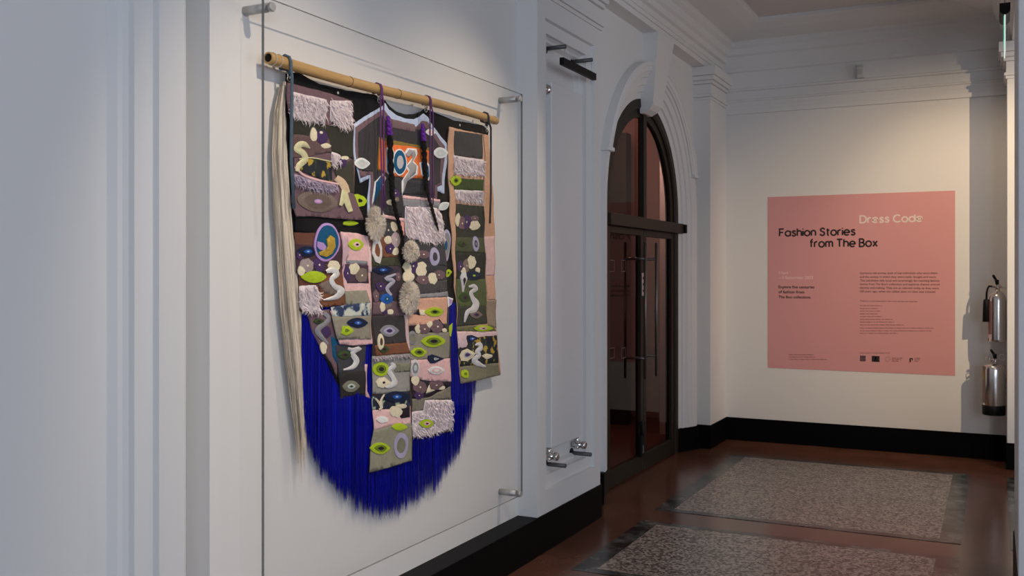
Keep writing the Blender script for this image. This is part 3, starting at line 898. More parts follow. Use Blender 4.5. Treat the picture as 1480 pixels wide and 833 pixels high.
patch(7, [(652, 25), (760, 50), (880, 45), (880, 70), (760, 130), (655, 135)], 3.2, DARKB, p9)
for x, y, ww, hh, m in ((680, 40, 50, 50, CREAM), (705, 75, 80, 70, MAUVE), (800, 65, 80, 50, MAUVE), (695, 120, 60, 40, PURPLE), (830, 78, 40, 24, CREAM)): flower(7, x, y, ww, hh, 3.5, m, p9, m is not CREAM)
patch(7, [(770, 50), (796, 92), (768, 106), (740, 108)], 3.6, CREAM, p9); patch(7, [(655, 140), (760, 130), (880, 70), (882, 140), (730, 145), (724, 200), (655, 210)], 3.1, fab(104, 100, 88), p9)
fur('fur_trim', 7, [(660, 210), (725, 200), (732, 145), (884, 145), (890, 300), (780, 335), (664, 345)], 3.1, FURL, p9, 620, .024)
eye(7, 748, 275, 92, 48, 5.6, 'greenp', p9)
# --- centre column
p8 = panel('cloth_panel', 5, [(265, 195), (425, 235), (420, 380), (385, 430), (400, 640), (500, 200, 6), (510, 545, 6), (650, 0, 7), (660, 230, 7), (668, 480, 7), (550, 510, 7), (432, 546, 7), (440, 420, 7), (455, 310, 7), (450, 0, 7), (215, 590, 6), (208, 30, 6),
                                  (185, 560), (160, 355), (255, 320)], 3.2, fab(46, 38, 36))
patch(5, [(262, 195), (425, 225), (422, 250), (262, 218)], 3.8, PINKF, p8, 'pink_piping'); patch(5, [(395, 235), (425, 235), (420, 340), (400, 370)], 3.7, fab(190, 132, 124), p8)
patch(5, [(160, 360), (255, 330), (380, 440), (375, 500), (180, 500)], 3.6, BROWN, p8)
for x, y, ww, hh, m in ((297, 308, 70, 100, DENIM), (340, 285, 50, 70, CREAM), (355, 375, 60, 110, fab(150, 134, 134)), (300, 375, 50, 60, CREAM), (318, 440, 60, 70, PURPLE), (355, 460, 50, 56, CREAM)): flower(5, x, y, ww, hh, 3.9, m, p8, m not in (CREAM,))
zones('metal_loop', 5, 225, 452, [(-14, -96), (14, -96), (36, -20), (34, 40), (16, 94), (-16, 80), (-40, 20), (-30, -40)], 4.4, [SILVER, SILVER, BROWN], (.62, .5), p8, .005)
patch(5, [(185, 505), (375, 500), (390, 560), (190, 565)], 3.6, OLIVE, p8); patch(5, [(188, 560), (390, 560), (400, 830), (200, 830)], 3.5, fab(50, 42, 50), p8)
eye(5, 262, 590, 150, 62, 3.9, 'navy', p8); ribbon('zigzag_ribbon', 5, [(355, 620), (290, 650), (340, 670), (300, 720), (330, 770)], 4.1, [14, 28, 30, 28, 20], fab(140, 138, 150), p8)
for x, y, ww, hh, m in ((254, 705, 76, 66, PURPLE), (215, 775, 50, 90, MAUVE), (370, 640, 30, 60, MAUVE)): flower(5, x, y, ww, hh, 4.0, m, p8)
zones('eye', 6, 335, 68, blob_shape(108, 84, 31, 14, .12), 4.2, [BLUE, TEAL, SKY], (.5, .14), p8)
patch(6, [(215, 95), (420, 85), (470, 180), (470, 205), (215, 200)], 3.7, MAUVE, p8)
for x, y, ww, hh, m in ((298, 135, 46, 90, CREAM), (362, 172, 46, 42, CREAM), (340, 120, 60, 50, TAUPE), (320, 175, 46, 40, PURPLE)): flower(6, x, y, ww, hh, 4.0, m, p8, False)
patch(6, [(215, 205), (470, 198), (490, 420), (240, 440)], 3.7, fab(48, 46, 46), p8); eye(6, 358, 325, 150, 96, 4.1, 'grey', p8)
patch(6, [(232, 440), (492, 418), (508, 505), (245, 528)], 3.8, BROWN, p8); eye(6, 310, 472, 90, 60, 4.0, 'greend', p8)
zones('ring_applique', 6, 286, 412, lens_shape(60, 130, .05, 20, 1.0), 4.4, [CREAM, CREAM, fab(70, 54, 44)], (.6, .48), p8, .005)
patch(6, [(466, 200), (500, 200), (512, 500), (492, 420)], 3.9, fab(176, 152, 150), p8, 'side_strip'); patch(6, [(215, 530), (508, 505), (508, 805), (450, 830), (220, 830)], 3.6, fab(122, 120, 116), p8)
fur('grey_fringe', 6, [(215, 540), (505, 515), (505, 535), (220, 560)], 4.0, fab(150, 142, 150), p8, 130, .012, base=False)
eye(6, 290, 633, 140, 112, 4.1, 'green', p8, pw=1.15); zones('eye', 6, 303, 740, [(-58, -4), (-36, -34), (14, -44), (66, 4), (40, 22), (-10, 44), (-46, 34)], 4.2, [CREAM, CREAM, DARKB], (.5, .24), p8)
ribbon('swan_motif', 6, [(370, 580), (390, 610), (360, 645), (385, 700), (395, 740), (350, 770), (320, 780)], 4.3, [16, 40, 36, 36, 50, 36, 10], SILVER, p8); patch(6, [(390, 590), (506, 580), (506, 650), (400, 660)], 3.9, OLIVEG, p8)
patch(7, [(450, 128), (560, 105), (648, 95), (648, 180), (545, 195), (453, 202)], 3.8, NAVYP2, p8); ribbon('scroll_ribbon', 7, [(465, 135), (490, 165), (500, 190), (485, 198)], 4.2, [8, 14, 14, 8], CREAM, p8); ribbon('scroll_ribbon', 7, [(515, 115), (498, 150), (505, 190)], 4.2, [8, 14, 12], CREAM, p8)
eye(7, 578, 128, 130, 62, 4.3, 'navy', p8)
patch(7, [(453, 202), (650, 178), (655, 275), (560, 285), (456, 312)], 3.7, fab(196, 152, 150), p8); patch(7, [(600, 195), (648, 180), (650, 240), (605, 245), (590, 220)], 4.1, DARKB, p8)
flower(7, 578, 208, 62, 64, 4.3, CREAM, p8, False); flower(7, 608, 180, 50, 26, 4.4, CREAM, p8, False); flower(7, 500, 252, 60, 38, 4.2, WHITEF, p8, False)
patch(7, [(455, 312), (560, 282), (657, 272), (666, 478), (550, 508), (434, 542), (442, 420)], 3.8, fab(118, 116, 100), p8)
eye(7, 490, 410, 104, 64, 4.3, 'green', p8); eye(7, 592, 293, 84, 42, 4.3, 'leaf', p8); zones('lavender_ring', 7, 602, 395, lens_shape(80, 140, 0, 24, 1.0), 4.2, [LAV, OLIVEG, OLIVEG], (.6, .3), p8, .002)
# --- right panel
p3 = panel('cloth_panel', 2, [(655, 365), (780, 395), (905, 420), (912, 600), (1035, 0, 5), (1050, 350, 5), (1052, 830, 5), (1200, 330, 6), (1240, 680, 6), (1080, 715, 6), (930, 748, 6), (905, 330, 6), (890, 40, 6), (770, 700, 5), (740, 200, 5), (650, 520)], 3.2, BEIGE)
patch(5, [(985, 355), (1048, 350), (1050, 630), (1000, 632)], 3.6, fab(204, 154, 150), p3); patch(5, [(1000, 632), (1050, 630), (1050, 800), (1005, 800)], 3.6, SALMON, p3)
patch(6, [(1135, 80), (1198, 75), (1200, 300), (1140, 285)], 3.6, fab(128, 112, 96), p3)
patch(2, [(690, 390), (862, 415), (858, 570), (692, 545)], 3.7, fab(52, 52, 54), p3); fur('fur_trim', 2, [(685, 545), (865, 575), (878, 680), (690, 665)], 3.9, FURL, p3, 300, .022)
patch(2, [(690, 690), (866, 700), (866, 775), (690, 765)], 3.7, GREEN, p3); eye(2, 700, 706, 72, 66, 4.4, 'greenb', p3); fur('fur_trim', 5, [(776, 20), (970, 30), (975, 120), (780, 95)], 3.9, FURL, p3, 280, .022)
patch(5, [(778, 120), (978, 140), (988, 480), (778, 480)], 3.65, fab(40, 42, 36), p3)
for x, y, ww, hh, m in ((795, 235, 40, 90, CREAM), (825, 260, 60, 90, MAUVE), (860, 250, 70, 100, PURPLE), (915, 275, 70, 70, CREAM), (915, 225, 60, 40, MAUVE)): flower(5, x, y, ww, hh, 4.1, m, p3)
patch(5, [(778, 358), (985, 362), (988, 468), (780, 462)], 3.9, fab(62, 66, 46), p3); zones('eye', 5, 926, 405, lens_shape(46, 108, 0, 20, 1.2), 4.3, [LAV, DENIM, GREYF], (.5, .25), p3); eye(5, 825, 405, 70, 46, 4.2, 'greend', p3)
patch(5, [(780, 468), (990, 470), (995, 660), (780, 655)], 3.8, fab(34, 36, 32), p3)
for x, y, ww, hh, m in ((895, 535, 66, 90, CREAM), (855, 560, 50, 90, TAUPE), (808, 565, 50, 80, PURPLE), (945, 592, 34, 40, CREAM), (830, 590, 40, 50, CREAM)): flower(5, x, y, ww, hh, 4.1, m, p3)
zones('eye', 5, 908, 630, lens_shape(118, 66, 0, 24, 1.0), 4.5, [NAVY, LIME, LIME], (.2, .1), p3)
patch(5, [(780, 655), (995, 655), (1000, 840), (1130, 125, 6), (900, 130, 6)], 3.85, fab(70, 78, 48), p3); zones('metal_loop', 5, 832, 672, [(-8, -70), (14, -66), (26, -20), (12, 20), (4, 74), (-4, 74), (-14, 10), (-24, -30)], 4.6, [SILVER, SILVER, DARKB], (.55, .4), p3, .005)
eye(5, 848, 785, 96, 66, 4.2, 'greend', p3); ribbon('swan_motif', 5, [(870, 710), (905, 705), (925, 725), (890, 750), (905, 790), (930, 830), (905, 870), (860, 890), (845, 960)], 4.5, [10, 34, 34, 28, 34, 50, 50, 30, 8], SILVER, p3)
patch(6, [(900, 130), (1132, 125), (1136, 265), (905, 292)], 3.8, fab(48, 50, 42), p3); eye(6, 1048, 195, 106, 60, 4.2, 'brown', p3)
patch(6, [(905, 292), (1175, 280), (1205, 340), (905, 330)], 3.7, fab(88, 88, 60), p3); eye(6, 1102, 305, 145, 52, 4.2, 'greenp', p3)
patch(6, [(905, 330), (1208, 330), (1212, 420), (910, 470)], 3.75, fab(202, 160, 160), p3); flower(6, 945, 410, 70, 110, 4.0, fab(176, 152, 158), p3, False)
patch(6, [(910, 470), (1000, 380), (1205, 360), (1218, 580), (930, 612)], 3.9, FLORAL, p3)
zones('eye', 6, 1015, 388, [(-42, -2), (-30, -26), (0, -30), (60, -4), (20, 12), (-6, 34), (-34, 22)], 4.3, [NAVY, BLUE, SKY], (.42, .16), p3); ribbon('swan_motif', 6, [(1035, 440), (1075, 430), (1080, 460), (1050, 490), (1060, 520), (1030, 560), (1060, 590), (1115, 612)], 4.4, [10, 32, 36, 34, 34, 38, 40, 14], SILVER, p3)
zones('eye', 6, 978, 516, [(-56, 10), (-40, -30), (0, -48), (60, -10), (40, 24), (0, 52), (-40, 50)], 4.3, [CREAM, LAV, PURPLE], (.45, .3), p3); zones('applique', 6, 1132, 530, [(-50, -4), (-10, -24), (40, -12), (36, 6), (-10, 24)], 4.3, [CREAM, CREAM], (.5,), p3)
patch(6, [(925, 612), (1216, 582), (1238, 680), (932, 745)], 3.8, fab(106, 102, 84), p3); zones('flower', 6, 962, 670, blob_shape(60, 70, 91, 12, .2), 4.2, [LIME, LIMED], (.35,), p3)
# --- upper left panel
p1 = panel('cloth_panel', 1, [(148, 275), (300, 312), (440, 345), (610, 395), (612, 833), (592, 250, 3), (660, 432, 3), (560, 430, 3), (440, 418, 3), (300, 405, 3), (192, 408, 3), (165, 300, 3), (176, 0, 3)], 4.4, MAUVE)
patch(1, [(182, 500), (440, 560), (608, 590), (608, 790), (440, 745), (190, 680)], 4.8, fab(40, 40, 34), p1); patch(1, [(200, 620), (440, 650), (450, 740), (300, 770), (200, 780)], 5.0, fab(84, 66, 66), p1)
patch(3, [(440, 60), (590, 0), (592, 245), (500, 200)], 4.8, fab(52, 50, 42), p1)
fur('fur_trim', 1, [(182, 335), (420, 390), (415, 540), (260, 520), (184, 495)], 4.9, FURL, p1, 420, .028); fur('fur_trim', 1, [(445, 395), (600, 395), (598, 560), (540, 575), (445, 530)], 4.9, FURL, p1, 300, .028)
for x, y, ww, hh, m in ((390, 640, 90, 90, PURPLE), (335, 625, 50, 90, CREAM), (412, 698, 66, 34, CREAM), (385, 612, 30, 24, CREAM), (520, 810, 60, 60, PURPLE), (540, 780, 50, 26, CREAM)): flower(1, x, y, ww, hh, 5.2, m, p1, False)
fur('fur_trim', 1, [(450, 740), (510, 760), (505, 833), (450, 830)], 5.1, FURL, p1, 50, .02)
patch(3, [(212, 0), (300, -5), (430, 22), (442, 160), (330, 132), (210, 80)], 5.1, FLORAL, p1); ribbon('pink_piping', 3, [(175, 55), (230, 110), (320, 145), (480, 178)], 5.3, [14, 18, 18, 14], PINKF, p1); ribbon('gold_piping', 3, [(205, 0), (300, -8), (430, 20)], 5.3, [10, 10, 10], PALEGOLD, p1)
ribbon('swan_motif', 1, [(310, 715), (275, 690), (245, 690), (230, 720), (270, 750), (285, 790), (240, 830), (225, 870)], 5.5, [8, 36, 42, 40, 40, 44, 40, 20], PALEGOLD, p1)
fur('purple_fur', 3, [(172, 105), (300, 150), (476, 185), (470, 225), (330, 225), (174, 180)], 5.0, FURP, p1, 260, .02)
zones('eye', 3, 335, 300, lens_shape(270, 150, .15, 28, 1.1), 5.0, [TAUPE, fab(86, 74, 68), LILAC, fab(180, 140, 160)], (.7, .2, .1), p1, .008)
ribbon('gold_ribbon', 3, [(465, 130), (500, 160), (525, 200), (545, 240)], 5.4, [40, 50, 60, 40], fab(170, 150, 124), p1); ribbon('gold_ribbon', 3, [(520, 220), (505, 290), (490, 330)], 5.6, [40, 40, 20], PALEGOLD, p1); ribbon('gold_ribbon', 3, [(525, 230), (535, 300), (560, 372)], 5.7, [40, 44, 30], PALEGOLD, p1)
# --- eyes and leaves on the black ground
zones('eye', 3, 640, 295, [(-60, -40), (-20, -48), (30, -30), (58, 0), (30, 34), (-20, 46), (-60, 36)], 2.2, [LIME, LIME, BLACKF], (.5, .3), hang)
eye(3, 560, 455, 120, 36, 1.6, 'leaf', hang, nm='leaf_applique'); zones('leaf_applique', 5, 718, 610, [(-20, -20), (10, -26), (30, -6), (10, 26), (-16, 36)], 2.0, [LIME, BLACKF], (.3,), hang)
zones('leaf_applique', 6, 842, 320, [(-20, -24), (20, -58), (16, -10), (0, 50), (-20, 56)], 2.0, [LIME, LIME], (.5,), hang); zones('triangle_applique', 6, 832, 88, [(-24, -40), (30, -22), (10, 24), (-20, 46)], 2.6, [WHITEF, LILAC, LILAC], (.6, .3), hang)
zones('eye', 5, 705, 418, lens_shape(66, 230, .05, 24, 1.0), 1.6, [LAV, GREYF, TEAL], (.8, .3), hang); eye(5, 694, 138, 84, 54, 3.6, 'pearl', hang, -.6)


# fur pompoms
def pompom(k, x, y, rx, ry, L, n, seed):
    r = random.Random(seed); c = P(k, x, y, L); o = KT[k]
    e = P(k, x + rx, y, L); g = P(k, x, y + ry, L); ay = abs(e[0] - c[0]); az = abs(g[1] - c[1]); ax = .020
    X = lx(L) + .012; v, f, idx = [], [], []
    for i in range(n):
        a = r.uniform(0, 2 * math.pi); q = r.uniform(-1, 1); s = math.sqrt(1 - q * q)
        d = Vector((abs(s * math.cos(a)) * .9, s * math.sin(a), q)); d.z -= .12
        b = Vector((d.x * ax * .5, d.y * ay * .6, d.z * az * .65)); l = r.uniform(.80, 1.02)
        t = Vector((d.x * ax, d.y * ay, d.z * az - .004)) * l
        if t.x + X > XG - .014: t.x = XG - .014 - X
        side = d.cross(Vector((r.uniform(-1, 1), r.uniform(-1, 1), r.uniform(-1, 1)))).normalized() * .0011
        m_ = (b + t) / 2 + Vector((.002, 0, -.002)); s0 = len(v)
        for p, k_ in ((b, 1), (m_, .8)):
            v.append((X + p.x + side.x * k_, c[0] + p.y + side.y * k_, c[1] + p.z + side.z * k_)); v.append((X + p.x - side.x * k_, c[0] + p.y - side.y * k_, c[1] + p.z - side.z * k_))
        v.append((X + t.x, c[0] + t.y, c[1] + t.z))
        f += [(s0, s0 + 1, s0 + 3, s0 + 2), (s0 + 2, s0 + 3, s0 + 4)]; i_ = 0 if r.random() < .86 else 1; idx += [i_, i_]
    ob = from_data('fur_pompom', v, f, [POM, POM2], hang, True, 'stuff', idx)
    bm = bmesh.new(); bmesh.ops.create_icosphere(bm, subdivisions=2, radius=1)
    for q in bm.verts: q.co = Vector((X + q.co.x * ax * .6, c[0] + q.co.y * ay * .70, c[1] + q.co.z * az * .74))
    from_bm('pompom_core', bm, POM, ob, True)


POM = mat('beige_fur', (.78, .70, .60, 1), .85); POM2 = fab(136, 122, 104)
pompom(5, 192, 240, 78, 135, 4.6, 3600, 1); pompom(5, 440, 445, 66, 88, 5.0, 2400, 2); pompom(5, 432, 765, 80, 135, 5.0, 3600, 3)
zones('pompom_tag', 5, 495, 478, [(-30, -20), (20, -24), (30, 10), (0, 30), (-30, 20)], 4.6, [CREAM, CREAM], (.5,), hang)


# two plaits of dark hair with violet tops
def plait(pts, L, seed, r0=.016):
    bm = bmesh.new(); path = []
    for k, x, y in pts:
        p = P(k, x, y, L); path.append(Vector((lx(L) + .012, p[0], p[1])))
    fine = []
    for i in range(len(path) - 1):
        for j in range(10): fine.append(path[i].lerp(path[i + 1], j / 10))
    fine.append(path[-1]); n = len(fine)
    for s in range(3):
        st = []; rr = []
        for i, p in enumerate(fine):
            t = i / (n - 1); a = t * 46 + s * 2.094; tr = r0 * (1 - .55 * t) * (.5 + .5 * min(1, t * 8))
            st.append(p + Vector((math.sin(2 * a) * .3 * tr, math.cos(a) * tr * .75, 0))); rr.append(tr * .62 * (1 if t < .93 else max(.15, (1 - t) / .07)))
        add_tube(bm, st, rr, 7)
    for f in bm.faces: f.material_index = 1 if f.calc_center_median().z > path[1].z else 0
    bmesh.ops.recalc_face_normals(bm, faces=bm.faces)
    return from_bm('hair_plait', bm, [mat('black_hair', (.006, .005, .006, 1), .8, bump=.8, scale=120, spec=.1), VIOLET], hang)


plait([(2, 252, 300), (2, 262, 420), (2, 275, 700), (5, 310, 60), (5, 350, 230), (5, 385, 360), (5, 392, 500)], 5.0, 1, .0145)
plait([(2, 470, 350), (2, 478, 460), (2, 488, 650), (5, 555, 20), (5, 600, 180), (5, 640, 320)], 5.0, 2, .0145)


# blue fringe and pale hair
def strands(name, seeds, m, parent, w):
    v, f, idx = [], [], []
    for path, mi in seeds:
        b = len(v); n = len(path)
        for i, p in enumerate(path):
            ww = w * (1 - .7 * (i / (n - 1)) ** 3); s = random.choice((-.3, .3))
            v.append((p[0] + s * ww, p[1] - ww, p[2])); v.append((p[0] - s * ww, p[1] + ww, p[2]))
        for i in range(n - 1): f.append((b + 2 * i, b + 2 * i + 1, b + 2 * i + 3, b + 2 * i + 2)); idx.append(mi)
    return from_data(name, v, f, m, parent, True, 'stuff', idx)


def interp(tab, u):
    if u <= tab[0][0]: return tab[0][1]
    for a, b in zip(tab, tab[1:]):
        if u <= b[0]: return a[1] + (b[1] - a[1]) * (u - a[0]) / (b[0] - a[0])
    return tab[-1][1]


FR = [(436, 610), (442, 628), (452, 655), (465, 676), (486, 705), (512, 727), (544, 742), (578, 738), (605, 722), (631, 701), (658, 663), (671, 630), (684, 585), (688, 560)]
sd = []
CLC = []
while not CLC or CLC[-1][0] < 690: CLC.append(((CLC[-1][0] if CLC else 434) + random.uniform(2.5, 6), random.gauss(-2, 5)))


def CLUMP(u): return min(CLC, key=lambda c: abs(c[0] - u))


for i in range(6500):
    u = random.uniform(436.5, 687); cl = CLUMP(u); end = interp(FR, u) + random.gauss(-5, 7) + cl[1] * .7; v0 = 438 if u > 446 else 450
    x = -2.342 + random.uniform(-.006, .012); p0 = at_x(u, v0, x); p1 = at_x(u + (cl[0] - u) * .25 + random.gauss(0, .5) + (u - 560) * .012, end, x)
    b = random.gauss(0, .003)
    sd.append(([(x, p0.y + (p1.y - p0.y) * t + b * math.sin(math.pi * t), p0.z + (p1.z - p0.z) * t) for t in (0, .35, .7, 1)], random.choice((0, 0, 1, 2))))
BL = [mat('royal_blue_fibre', (.002, .004, .32, 1), .6, spec=.08), mat('deep_blue_fibre', (.001, .002, .15, 1), .6, spec=.08), mat('bright_blue_fibre', (.004, .008, .50, 1), .6, spec=.1)]
strands('blue_fringe', sd, BL, hang, .0011)
sd = []
CTR = [(118, 411, 2), (130, 409, 4), (160, 405, 6), (220, 404.5, 8), (300, 408, 9), (380, 415, 10), (450, 420, 10.5), (520, 427, 10.5), (580, 432, 8), (625, 437, 4)]
for i in range(1500):
    g = max(-1, min(1, random.gauss(0, .5))); endv = 650 + random.gauss(-45, 34); x = -2.338 + random.uniform(0, .022) * (1 - abs(g)); path = []
    tv = [118, 130, 160, 220, 300, 380, 450, 520, endv]
    ph = random.uniform(0, 6)
    for vv in tv:
        c = interp([(a, b) for a, b, _ in CTR], vv); ww = interp([(a, d) for a, _, d in CTR], vv)
        p = at_x(c + g * ww * 1.35 + math.sin(vv * .03 + ph) * .6, vv, x); path.append((x, p.y, p.z))
    sd.append((path, random.choice((0, 0, 1))))
strands('pale_hair_tress', sd, [mat('pale_hair', rgb(192, 180, 164, 1.7), .6, spec=.2), mat('ash_hair', rgb(132, 122, 112, 1.5), .6, spec=.2)], hang, .0011)

# snap hooks with eyelets, and eyelets along the top hem
for (u, v) in ((416, 113), (546, 144), (614, 158), (702, 187)):
    p = at_x(u, v, lx(1)); X = lx(1) + .006; bm = bmesh.new()
    pts = [(X, p.y + .008 * math.sin(a), p.z + .012 + .014 * math.cos(a)) for a in [i * .5 for i in range(-5, 7)]]
    add_tube(bm, pts, .0025, 6); add_tube(bm, [(X, p.y, p.z + .026), (X, p.y, p.z + .040)], .003, 6)
    ring = [(X, p.y + .010 * math.cos(a), p.z - .004 + .010 * math.sin(a)) for a in [i * math.pi / 6 for i in range(13)]]; add_tube(bm, ring, .002, 6, False)
    from_bm('snap_hook', bm, STEEL, hang)
for (u, v) in ((490, 134), (665, 181)):
    p = at_x(u, v, lx(.6)); bm = bmesh.new(); bmesh.ops.create_uvsphere(bm, u_segments=10, v_segments=6, radius=.006)
    for q in bm.verts: q.co = Vector((lx(.6) + wave(p.y, p.z) + q.co.x * .4, p.y + q.co.y, p.z + q.co.z))
    from_bm('stud', bm, mat('pearl_stud', (.7, .66, .6, 1), .4), hang)

# ------------------------------------------------------------------ bamboo pole and its cords
XBAM = -2.305
pa = at_x(387.5, 83.5, XBAM); pb = at_x(717, 175, XBAM); D = pb - pa; LEN = D.length
pole = empty('bamboo_pole', (XBAM, (pa.y + pb.y) / 2, (pa.z + pb.z) / 2))
tag(pole, 'long bare bamboo pole with hollow ends carrying the black textile hanging', 'pole')
bm = bmesh.new(); R0 = .0215; prof = []; nodes = [.27, .47, .60, .80, .93]; i = 0
N = 150
for i in range(N + 1):
    t = i / N; r = R0 * (1 - .12 * t)
    for nd in nodes:
        d = (t - nd) * LEN
        if abs(d) < .018: r += .0022 * math.exp(-(d / .006) ** 2) - (.0016 if 0.003 < d < .010 else 0)
    prof.append((t, r))
dirn = D.normalized(); up = Vector((1, 0, 0)); sd_ = dirn.cross(up).normalized(); up = sd_.cross(dirn)
rings = []
for t, r in [(.045, R0 * .70), (0, R0 * .72)] + prof + [(1.0, R0 * .6), (.955, R0 * .58)]:
    c = pa + D * t + Vector((0, 0, -.006 * math.sin(t * math.pi * 2.0)))
    rings.append([bm.verts.new(c + up * r * math.cos(a) + sd_ * r * math.sin(a)) for a in [k * 2 * math.pi / 20 for k in range(20)]])
for a, b in zip(rings, rings[1:]):
    for k in range(20): bm.faces.new((a[k], a[(k + 1) % 20], b[(k + 1) % 20], b[k])).smooth = True
bm.faces.new(rings[0]); bm.faces.new(rings[-1]); bmesh.ops.recalc_face_normals(bm, faces=bm.faces)
bm.verts.index_update(); inner = {v for r_ in (rings[0], rings[1], rings[-1], rings[-2]) for v in r_}
for f in bm.faces:
    if all(v in inner for v in f.verts): f.material_index = 1  # shade in the hollow ends is painted, as near-black inside faces
from_bm('bamboo_culm', bm, [mat('bamboo', rgb(158, 126, 80, 1.6), .5, bump=.15, scale=14, mottle=.25, stretch=(8, 1, 8)), mat('bamboo_inside_shade', (.03, .018, .01, 1), .9)], pole)
for nd in nodes[:4]:
    c = pa + D * (nd + .004) + Vector((0, 0, -.006 * math.sin(nd * math.pi * 2.0))); r = R0 * (1 - .12 * nd) + .0004
    bm = bmesh.new(); add_tube(bm, [c + up * r * math.cos(a) + sd_ * r * math.sin(a) for a in [k * 2 * math.pi / 20 for k in range(21)]], .0013, 6, False)
    from_bm('node_ring', bm, mat('dark_bamboo_node', rgb(96, 72, 42, 1.5), .7), pole)
bm = bmesh.new()   # clear ties at the two ends
for t in (.012, .03, .985):
    c = pa + D * t + Vector((0, 0, -.006 * math.sin(t * math.pi * 2.0)))
    r = R0 * (1 - .12 * t) + .002
    add_tube(bm, [c + up * r * math.cos(a) + sd_ * r * math.sin(a) for a in [k * 2 * math.pi / 16 for k in range(17)]], .0016, 6, False)
from_bm('clear_tie', bm, mat('clear_nylon', (.62, .58, .5, 1), .2), pole)


def cord(label, u, v, ends, m, r, hook):
    """cord laid over the pole: hook = pixel of the knot behind, ends = pixels down the front"""
    top = at_x(u, v + 8, XBAM + R0 + r); t = (top.y - pa.y) / D.y; c = pa + D * t + Vector((0, 0, -.006 * math.sin(t * math.pi * 2.0)))
    rr = R0 * (1 - .12 * t) + r + .0005; bm = bmesh.new()
    h = at_x(hook[0], hook[1], lx(1) + .004)
    for e_i, e in enumerate(ends):
        y0 = c.y + (e_i - (len(ends) - 1) / 2) * r * 2.3
        pts = [Vector((lx(1) + .008, h.y, h.z + .030)), Vector((XBAM - rr * .8, y0, c.z - rr * .7)), Vector((XBAM - rr, y0, c.z)), Vector((XBAM - rr * .7, y0, c.z + rr * .72)), Vector((XBAM, y0, c.z + rr)), Vector((XBAM + rr * .72, y0, c.z + rr * .70)), Vector((XBAM + rr, y0, c.z)), Vector((XBAM + rr, y0, c.z - rr))]
        for (uu, vv) in e:
            p = at_x(uu, vv, XBAM + rr * .93); pts.append(p)
        add_tube(bm, pts, r, 8)
    add_tube(bm, [Vector((lx(1) + .008, h.y - .004, h.z + .018)), Vector((lx(1) + .014, h.y + .004, h.z + .03)), Vector((lx(1) + .008, h.y, h.z + .044))], r * 1.6, 8)
    bmesh.ops.recalc_face_normals(bm, faces=bm.faces)
    o = from_bm('cord', bm, m); tag(o, label, 'cord', 'cords over the bamboo pole'); return o


def rope(name, c): return mat(name, c, .7, bump=.9, scale=180, mottle=.35)


cord('blue grey cord looped over the left end of the bamboo pole', 420.5, 78, [[(422, 110), (421.5, 160), (421, 230), (425, 302)]], rope('blue_grey_cord', rgb(62, 78, 90, 1.7)), .0058, (416, 113))
cord('purple cord hanging over the bamboo pole, left one of the purple pair', 552, 116, [[(550, 150), (550, 200), (552, 260), (552, 311)], [(554.5, 150), (554.5, 200), (555, 260), (556, 300)]], rope('purple_cord', rgb(78, 34, 84, 1.7)), .0034, (546, 144))
cord('purple cord hanging over the bamboo pole, right one of the purple pair', 623, 137, [[(621.5, 165), (621.5, 210), (622, 255), (622, 292)], [(626, 165), (626, 210), (626, 255), (626, 296)]], MATS['purple_cord'], .0034, (614, 158))
cord('dark grey cord looped over the right end of the bamboo pole', 707, 164, [[(709.5, 185), (709.5, 230), (709.5, 280), (708, 323)]], rope('dark_grey_cord', rgb(52, 54, 58, 1.7)), .0052, (702, 187))

# ------------------------------------------------------------------ radiator and hardware in the second pilaster
rad = empty('radiator', (-2.31, 5.283, .55))
tag(rad, 'tall slim white flat panel radiator in the sunk panel of the pilaster', 'radiator')
XN = XP - .094
box('panel', -2.328, -2.272, 5.052, 5.514, .55, 2.657, WHITE_METAL, rad, .006)
bm = bmesh.new()
for yy in (5.12, 5.45):
    for zz in (.75, 2.45): add_box(bm, XN - .001, -2.326, yy - .02, yy + .02, zz - .04, zz + .04)
from_bm('wall_bracket', bm, STEEL, rad)
for yy in (5.075, 5.495):
    bm = bmesh.new()
    add_tube(bm, [(-2.30, yy, .552), (-2.30, yy, .505)], .014, 12); add_tube(bm, [(-2.30, yy, .53), (-2.30, yy, .522)], .021, 8)
    add_tube(bm, [(-2.335, yy, .50), (-2.262, yy, .50)], .018, 14); add_tube(bm, [(-2.262, yy, .50), (-2.245, yy, .50), (-2.240, yy, .50)], [.024, .024, .016], 14)
    bmesh.ops.recalc_face_normals(bm, faces=bm.faces)
    val = from_bm('radiator_valve', bm, CHROME, rad)
    lathe('valve_collar', [(.017, .478), (.020, .482), (.020, .490), (.012, .494)], -2.30, yy, CHROME, val)
bm = bmesh.new(); add_tube(bm, [(-2.304, 5.053, 2.612), (-2.304, 5.044, 2.612), (-2.304, 5.036, 2.612), (-2.304, 5.034, 2.612)], [.031, .031, .025, .010], 24); add_tube(bm, [(-2.304, 5.036, 2.612), (-2.304, 5.020, 2.612)], .011, 12)
bmesh.ops.recalc_face_normals(bm, faces=bm.faces)
from_bm('blanking_plug', bm, CHROME, rad)['label'] = 'round chrome plug'

